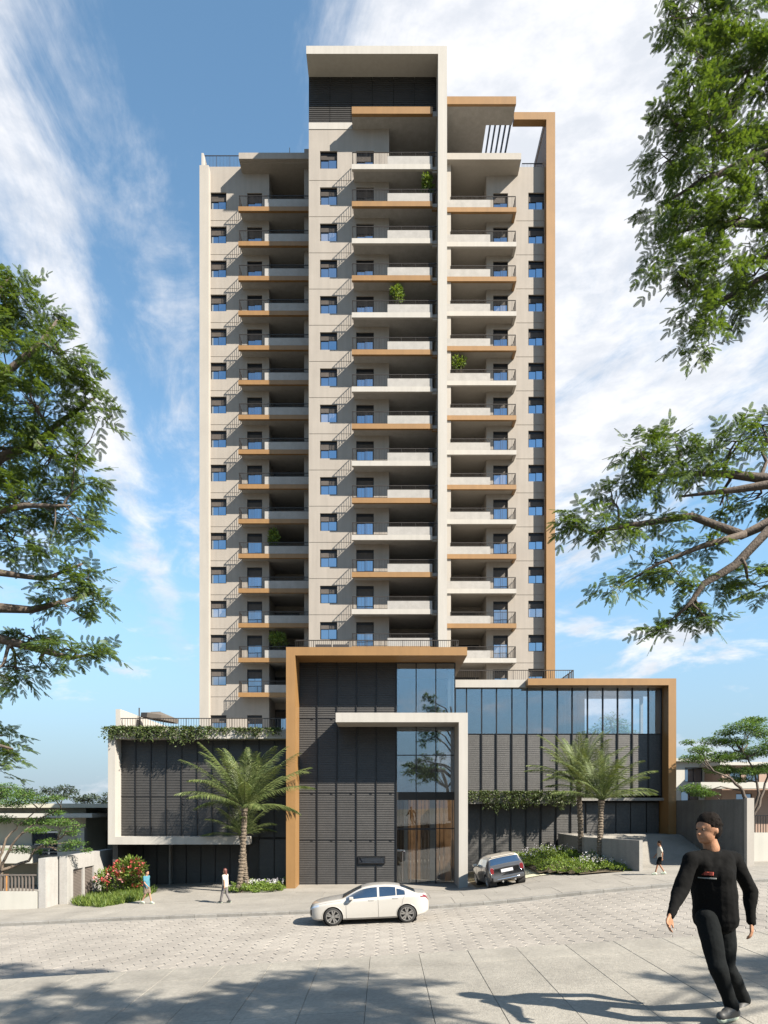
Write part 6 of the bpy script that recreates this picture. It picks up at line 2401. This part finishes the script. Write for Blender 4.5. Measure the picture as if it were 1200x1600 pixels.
def person(label, base, J, face, cloth, vox=.012, k=1.0, fingers=True, hair_len=0, sleeves='long', legs='long', skin=None, hairm=None, look=None, hood=False):
    """J: joints relative to base (feet level). face: horizontal facing direction."""
    t = thing('person', label, 'person', base)
    f = Vector((face[0], face[1], 0)).normalized()
    sd_ = Vector((-f.y, f.x, 0))          # the person's left
    up = Vector((0, 0, 1))
    J = {a: Vector(b) for a, b in J.items()}
    skin = skin or M_SKIN
    b = Blob()
    h = J['head']
    hk = k
    hf = Vector((look[0], look[1], 0)).normalized() if look else f
    hs2 = Vector((-hf.y, hf.x, 0))

    def hp(a, s2, z):
        return h + hf * a * hk + hs2 * s2 * hk + up * z * hk
    b.ball(hp(0, 0, .025), .092 * hk, (1, 1, 1.12))
    b.ball(hp(.022, 0, -.035), .074 * hk, (1, 1, 1.15))
    b.ball(hp(.045, 0, -.085), .04 * hk, (1.1, 1.1, .8))
    b.cap(hp(.085, 0, .0), hp(.108, 0, -.03), .009 * hk, .016 * hk, 6)          # nose
    b.cap(hp(.086, -.028, .022), hp(.086, .028, .022), .013 * hk, .013 * hk, 6)   # brow
    b.cap(hp(.088, -.018, -.062), hp(.088, .018, -.062), .011 * hk, .011 * hk, 6)  # lips
    for sg in (-1, 1):
        b.ball(hp(-.005, sg * .088, -.005), .026 * hk, (.7, .45, 1.1), 6)
    b.cap(h - up * .06 * hk - f * .015, J['neck'], .056 * hk, .066 * hk)
    for sg, s_ in ((1, 'l'), (-1, 'r')):
        b.chain([(J['neck'] - up * .075 * k, .045 * k), (J['sh_' + s_] - up * .02 * k, .042 * k), (J['el_' + s_], .038 * k), (J['wr_' + s_], .029 * k)])
        b.chain([(J['hip_' + s_], .08 * k), (J['kn_' + s_], .05 * k), (J['an_' + s_], .038 * k)])
        dd = (J['wr_' + s_] - J['el_' + s_]).normalized()
        if fingers:
            hand(b, J['wr_' + s_], (dd + Vector((0, 0, -.15))), -sd_ * sg + f * .1, 1 if sg > 0 else -1, .55, k)
        else:
            b.cap(J['wr_' + s_], J['wr_' + s_] + dd * .12 * k, .03 * k, .03 * k)
        toe = J.get('toe_' + s_, J['an_' + s_] + f * .15 * k - up * .05 * k)
        b.cap(J['an_' + s_] - up * .03 * k, toe, .036 * k, .03 * k)
    b.chain([(J['neck'] - up * .02 * k, .055 * k), (J['neck'] - up * .13 * k, .07 * k), (J['chest'], .1 * k), (J['pelvis'], .1 * k)])
    body = b.build('body', skin, t, vox, 4)
    # hair
    hb = Blob()
    hb.ball(hp(-.016, 0, .052), .1 * hk, (1, 1, 1.02))
    hb.ball(hp(-.04, 0, .0), .088 * hk)
    hr = random.Random(5)
    for _ in range(70):
        a_, z_ = hr.uniform(-2.2, 2.2), hr.uniform(-.1, 1)
        dv = Vector((math.cos(a_ + math.pi) * math.sqrt(1 - z_ * z_) if abs(z_) < 1 else 0, math.sin(a_) * math.sqrt(max(0, 1 - z_ * z_)), z_))
        hb.ball(hp(-.018 + dv.x * .098, dv.y * .098, .05 + dv.z * .1), .013 * hk, n=5)
    if hair_len:
        hb.cap(hp(-.05, 0, -.02), hp(-.07, 0, -.02 - hair_len), .075 * hk, .06 * hk)
    hb.build('hair', hairm or M_HAIR, t, vox, 3)
    for sg in (-1, 1):
        e = Blob()
        MB().lathe([(.0001, .009 * hk), (.006 * hk, .007 * hk), (.009 * hk, .001 * hk), (.009 * hk, -.004 * hk)], 10).build('eye', M_EYE, t, True).matrix_local = Matrix.Translation(hp(.086, sg * .032, .006)) @ hf.to_track_quat('Z', 'Y').to_matrix().to_4x4()
        MB().lathe([(.0001, .0115 * hk), (.006 * hk, .0095 * hk), (.0068 * hk, .004 * hk)], 8).build('iris', M_HAIR, t, True).matrix_local = Matrix.Translation(hp(.086, sg * .032, .006)) @ hf.to_track_quat('Z', 'Y').to_matrix().to_4x4()
    # top
    c = Blob()
    ex = .011 * k
    c.chain([(J['neck'] - up * .09 * k, .085 * k), (J['chest'] + f * .012 * k, .135 * k), (J['chest'].lerp(J['pelvis'], .6) + f * .012 * k, .128 * k), (J['pelvis'] - up * .06 * k, .146 * k)])
    for sg, s_ in ((1, 'l'), (-1, 'r')):
        c.chain([(J['neck'] - up * .085 * k, .085 * k), (J['sh_' + s_] - up * .012 * k, .058 * k + ex)])
        if sleeves == 'long':
            w_ = J['wr_' + s_] + (J['el_' + s_] - J['wr_' + s_]).normalized() * .03
            c.chain([(J['sh_' + s_] - up * .012 * k, .058 * k + ex), (J['el_' + s_], .05 * k + ex), (w_, .036 * k + ex * .5)])
            c.cap(w_, w_ + (J['wr_' + s_] - J['el_' + s_]).normalized() * .03, .04 * k, .036 * k)
        else:
            c.cap(J['sh_' + s_], J['sh_' + s_].lerp(J['el_' + s_], .6), .064 * k + ex, .058 * k + ex)
        q = J['chest'] + sd_ * sg * .065 * k
        c.chain([(J['sh_' + s_] * .55 + J['neck'] * .45 - up * .06 * k, .09 * k), (q, .118 * k + ex * .4), (J['pelvis'] + sd_ * sg * .055 * k - up * .06 * k, .13 * k + ex * .4)])
    c.cap(J['neck'] - up * .045 * k - f * .012 * k, J['neck'] - up * .07 * k, .074 * k, .085 * k)
    if hood:
        for a_ in range(7):
            an_ = math.pi * (a_ / 6) - math.pi / 2
            q0 = J['neck'] - f * .045 * k * math.cos(an_) * 1.6 + sd_ * .095 * k * math.sin(an_) - up * (.035 + .05 * abs(math.sin(an_))) * k
            c.ball(q0, .042 * k, n=7)
        for sg in (-1, 1):
            c.cap(J['pelvis'] + sd_ * sg * .06 * k - up * .045 * k, J['pelvis'] + sd_ * sg * .06 * k - up * .06 * k, .128 * k, .122 * k)
    c.build('top', cloth[0], t, vox, 4, .03 * k)
    # trousers or shorts
    c = Blob()
    for sg, s_ in ((1, 'l'), (-1, 'r')):
        if legs == 'long':
            a_ = J['an_' + s_] + up * .02 * k
            c.chain([(J['pelvis'] + sd_ * sg * .05 * k - up * .02 * k, .105 * k), (J['hip_' + s_], .1 * k), (J['hip_' + s_].lerp(J['kn_' + s_], .5), .09 * k), (J['kn_' + s_], .073 * k), (J['kn_' + s_].lerp(a_, .5), .066 * k), (a_, .056 * k)])
        else:
            c.chain([(J['pelvis'] + sd_ * sg * .05 * k - up * .02 * k, .125 * k), (J['hip_' + s_], .112 * k), (J['hip_' + s_].lerp(J['kn_' + s_], .75), .095 * k)])
    c.build('trousers' if legs == 'long' else 'shorts', cloth[1], t, vox, 4, .022 * k)
    for sg, s_ in ((1, 'l'), (-1, 'r')):
        an = J['an_' + s_]
        toe = J.get('toe_' + s_, an + f * .15 * k - up * .05 * k)
        fd = (toe - an)
        fd.z = 0
        fd = fd.normalized()
        sh = Blob()
        sh.cap(an - up * .035 * k - fd * .045 * k, toe - up * .0 * k, .047 * k, .04 * k)
        sh.cap(an - up * .0 * k, toe.lerp(an, .5), .05 * k, .045 * k)
        so_ = sh.build('shoe', cloth[2], t, max(vox * .8, .007), 3)
        a0, a1 = an - up * .072 * k - fd * .05 * k, toe - up * .028 * k
        mb = MB().tube([a0 - fd * .04 * k, a0, a0.lerp(a1, .5), a1, a1 + fd * .03 * k], [.02 * k, .036 * k, .034 * k, .038 * k, .02 * k], 8)
        mb.build('sole', M_SOLE, so_, True)
    return t


# the walker close to the viewpoint on the right
DWK = 5.83
bx_, = (PX(1130, DWK),)
wbase = Vector((bx_, DWK, ZN(bx_)))


def wj(px, py, dd=0.0):
    return P(px, py, DWK + dd) - wbase


WJ = dict(head=wj(1106, 1297, -.06), neck=wj(1112, 1326, -.03), chest=wj(1114, 1368, -.02), pelvis=wj(1118, 1424),
          sh_r=wj(1080, 1341, -.10), el_r=wj(1063, 1392, -.14), wr_r=wj(1048, 1430, -.33),
          sh_l=wj(1146, 1339, .06), el_l=wj(1172, 1392, .16), wr_l=wj(1174, 1440, .1),
          hip_r=wj(1106, 1436, -.06), hip_l=wj(1130, 1434, .06),
          kn_r=wj(1121, 1510, -.2), an_r=wj(1144, 1577, -.05),
          kn_l=wj(1136, 1511, .1), an_l=wj(1163, 1566, .42),
          toe_r=wj(1127, 1588, -.17), toe_l=wj(1152, 1580, .3))
walker = person('person in black sweatshirt and dark trousers striding past at the right edge', wbase, WJ, (-.7, -.71), (M_HOOD, M_TROU, M_SHOE), .0075, look=(-.93, -.36))
# faint chest print: a red line over a pale line, wrapped on the sweatshirt
for nm, z_, hh, m_, w_ in (('red_print', 1363, .014, M_REDP, .12), ('pale_print', 1370, .005, M_GREYP, .15)):
    c0 = wj(1113, z_, -.02)
    mb = MB()
    f = Vector((-.7, -.71, 0)).normalized()
    s_ = Vector((-f.y, f.x, 0))
    for i in range(12):
        a, b2 = -w_ / 2 + w_ * i / 12, -w_ / 2 + w_ * (i + 1) / 12
        if nm == 'red_print' and i % 4 == 3:
            b2 = a + w_ / 40
        dpt = lambda q: .153 - q * q * 3.4
        mb.add([c0 + s_ * a + f * dpt(a) - Vector((0, 0, hh)), c0 + s_ * b2 + f * dpt(b2) - Vector((0, 0, hh)), c0 + s_ * b2 + f * dpt(b2) + Vector((0, 0, hh)), c0 + s_ * a + f * dpt(a) + Vector((0, 0, hh)),
                c0 + s_ * a + f * (dpt(a) - .02) - Vector((0, 0, hh)), c0 + s_ * b2 + f * (dpt(b2) - .02) - Vector((0, 0, hh)), c0 + s_ * b2 + f * (dpt(b2) - .02) + Vector((0, 0, hh)), c0 + s_ * a + f * (dpt(a) - .02) + Vector((0, 0, hh))],
               [(0, 1, 2, 3), (4, 7, 6, 5), (0, 4, 5, 1), (3, 2, 6, 7), (0, 3, 7, 4), (1, 5, 6, 2)])
    mb.build('chest_print', m_, walker)


def small_joints(k, face, stride, swing):
    f = Vector((face[0], face[1], 0)).normalized()
    s_ = Vector((-f.y, f.x, 0))
    up = Vector((0, 0, 1))
    q = lambda a, b, z: (f * a + s_ * b + up * z) * k
    return dict(head=q(.03, 0, 1.635), neck=q(.0, 0, 1.47), chest=q(0, 0, 1.24), pelvis=q(0, 0, .95),
                sh_l=q(0, .185, 1.405), sh_r=q(0, -.185, 1.405), el_l=q(-swing * .6, .24, 1.12), el_r=q(swing * .4, -.24, 1.12), wr_l=q(-swing * .5, .22, .87), wr_r=q(swing * 1.5, -.2, .95),
                hip_l=q(0, .09, .9), hip_r=q(0, -.09, .9), kn_l=q(stride * .55, .09, .5), kn_r=q(-stride * .1, -.09, .48), an_l=q(stride, .08, .085), an_r=q(-stride, -.08, .12))


for lab, px, D_, face, k, cl, sk, hl, hm, sl, lg, st in (
        ('person in teal shirt and khaki shorts on the pavement beside the red flowering shrub', 229, 32.0, (.95, -.3), .9, (M_TEAL, M_KHAKI, M_SOLE), M_SKIN2, 0, M_HAIR, 'short', 'short', .24),
        ('person in cream top with auburn hair on the pavement beside the tall left palm', 352, 31.3, (-.9, .3), .9, (M_CREAM, M_GREYT, M_SHOE), M_SKIN2, .16, M_HAIRR, 'short', 'long', .22),
        ('person in cream shirt and dark shorts at the foot of the drive', 1031, 31.2, (-.95, .2), .88, (M_CREAM, M_HOOD, M_SOLE), M_SKIN, 0, M_HAIR, 'short', 'short', .24)):
    x_ = PX(px, D_)
    person(lab, Vector((x_, D_, GP(x_, D_) + .01)), small_joints(k, face, st, .14), face, cl, .016, k, True, hl, sl, lg, sk, hm)
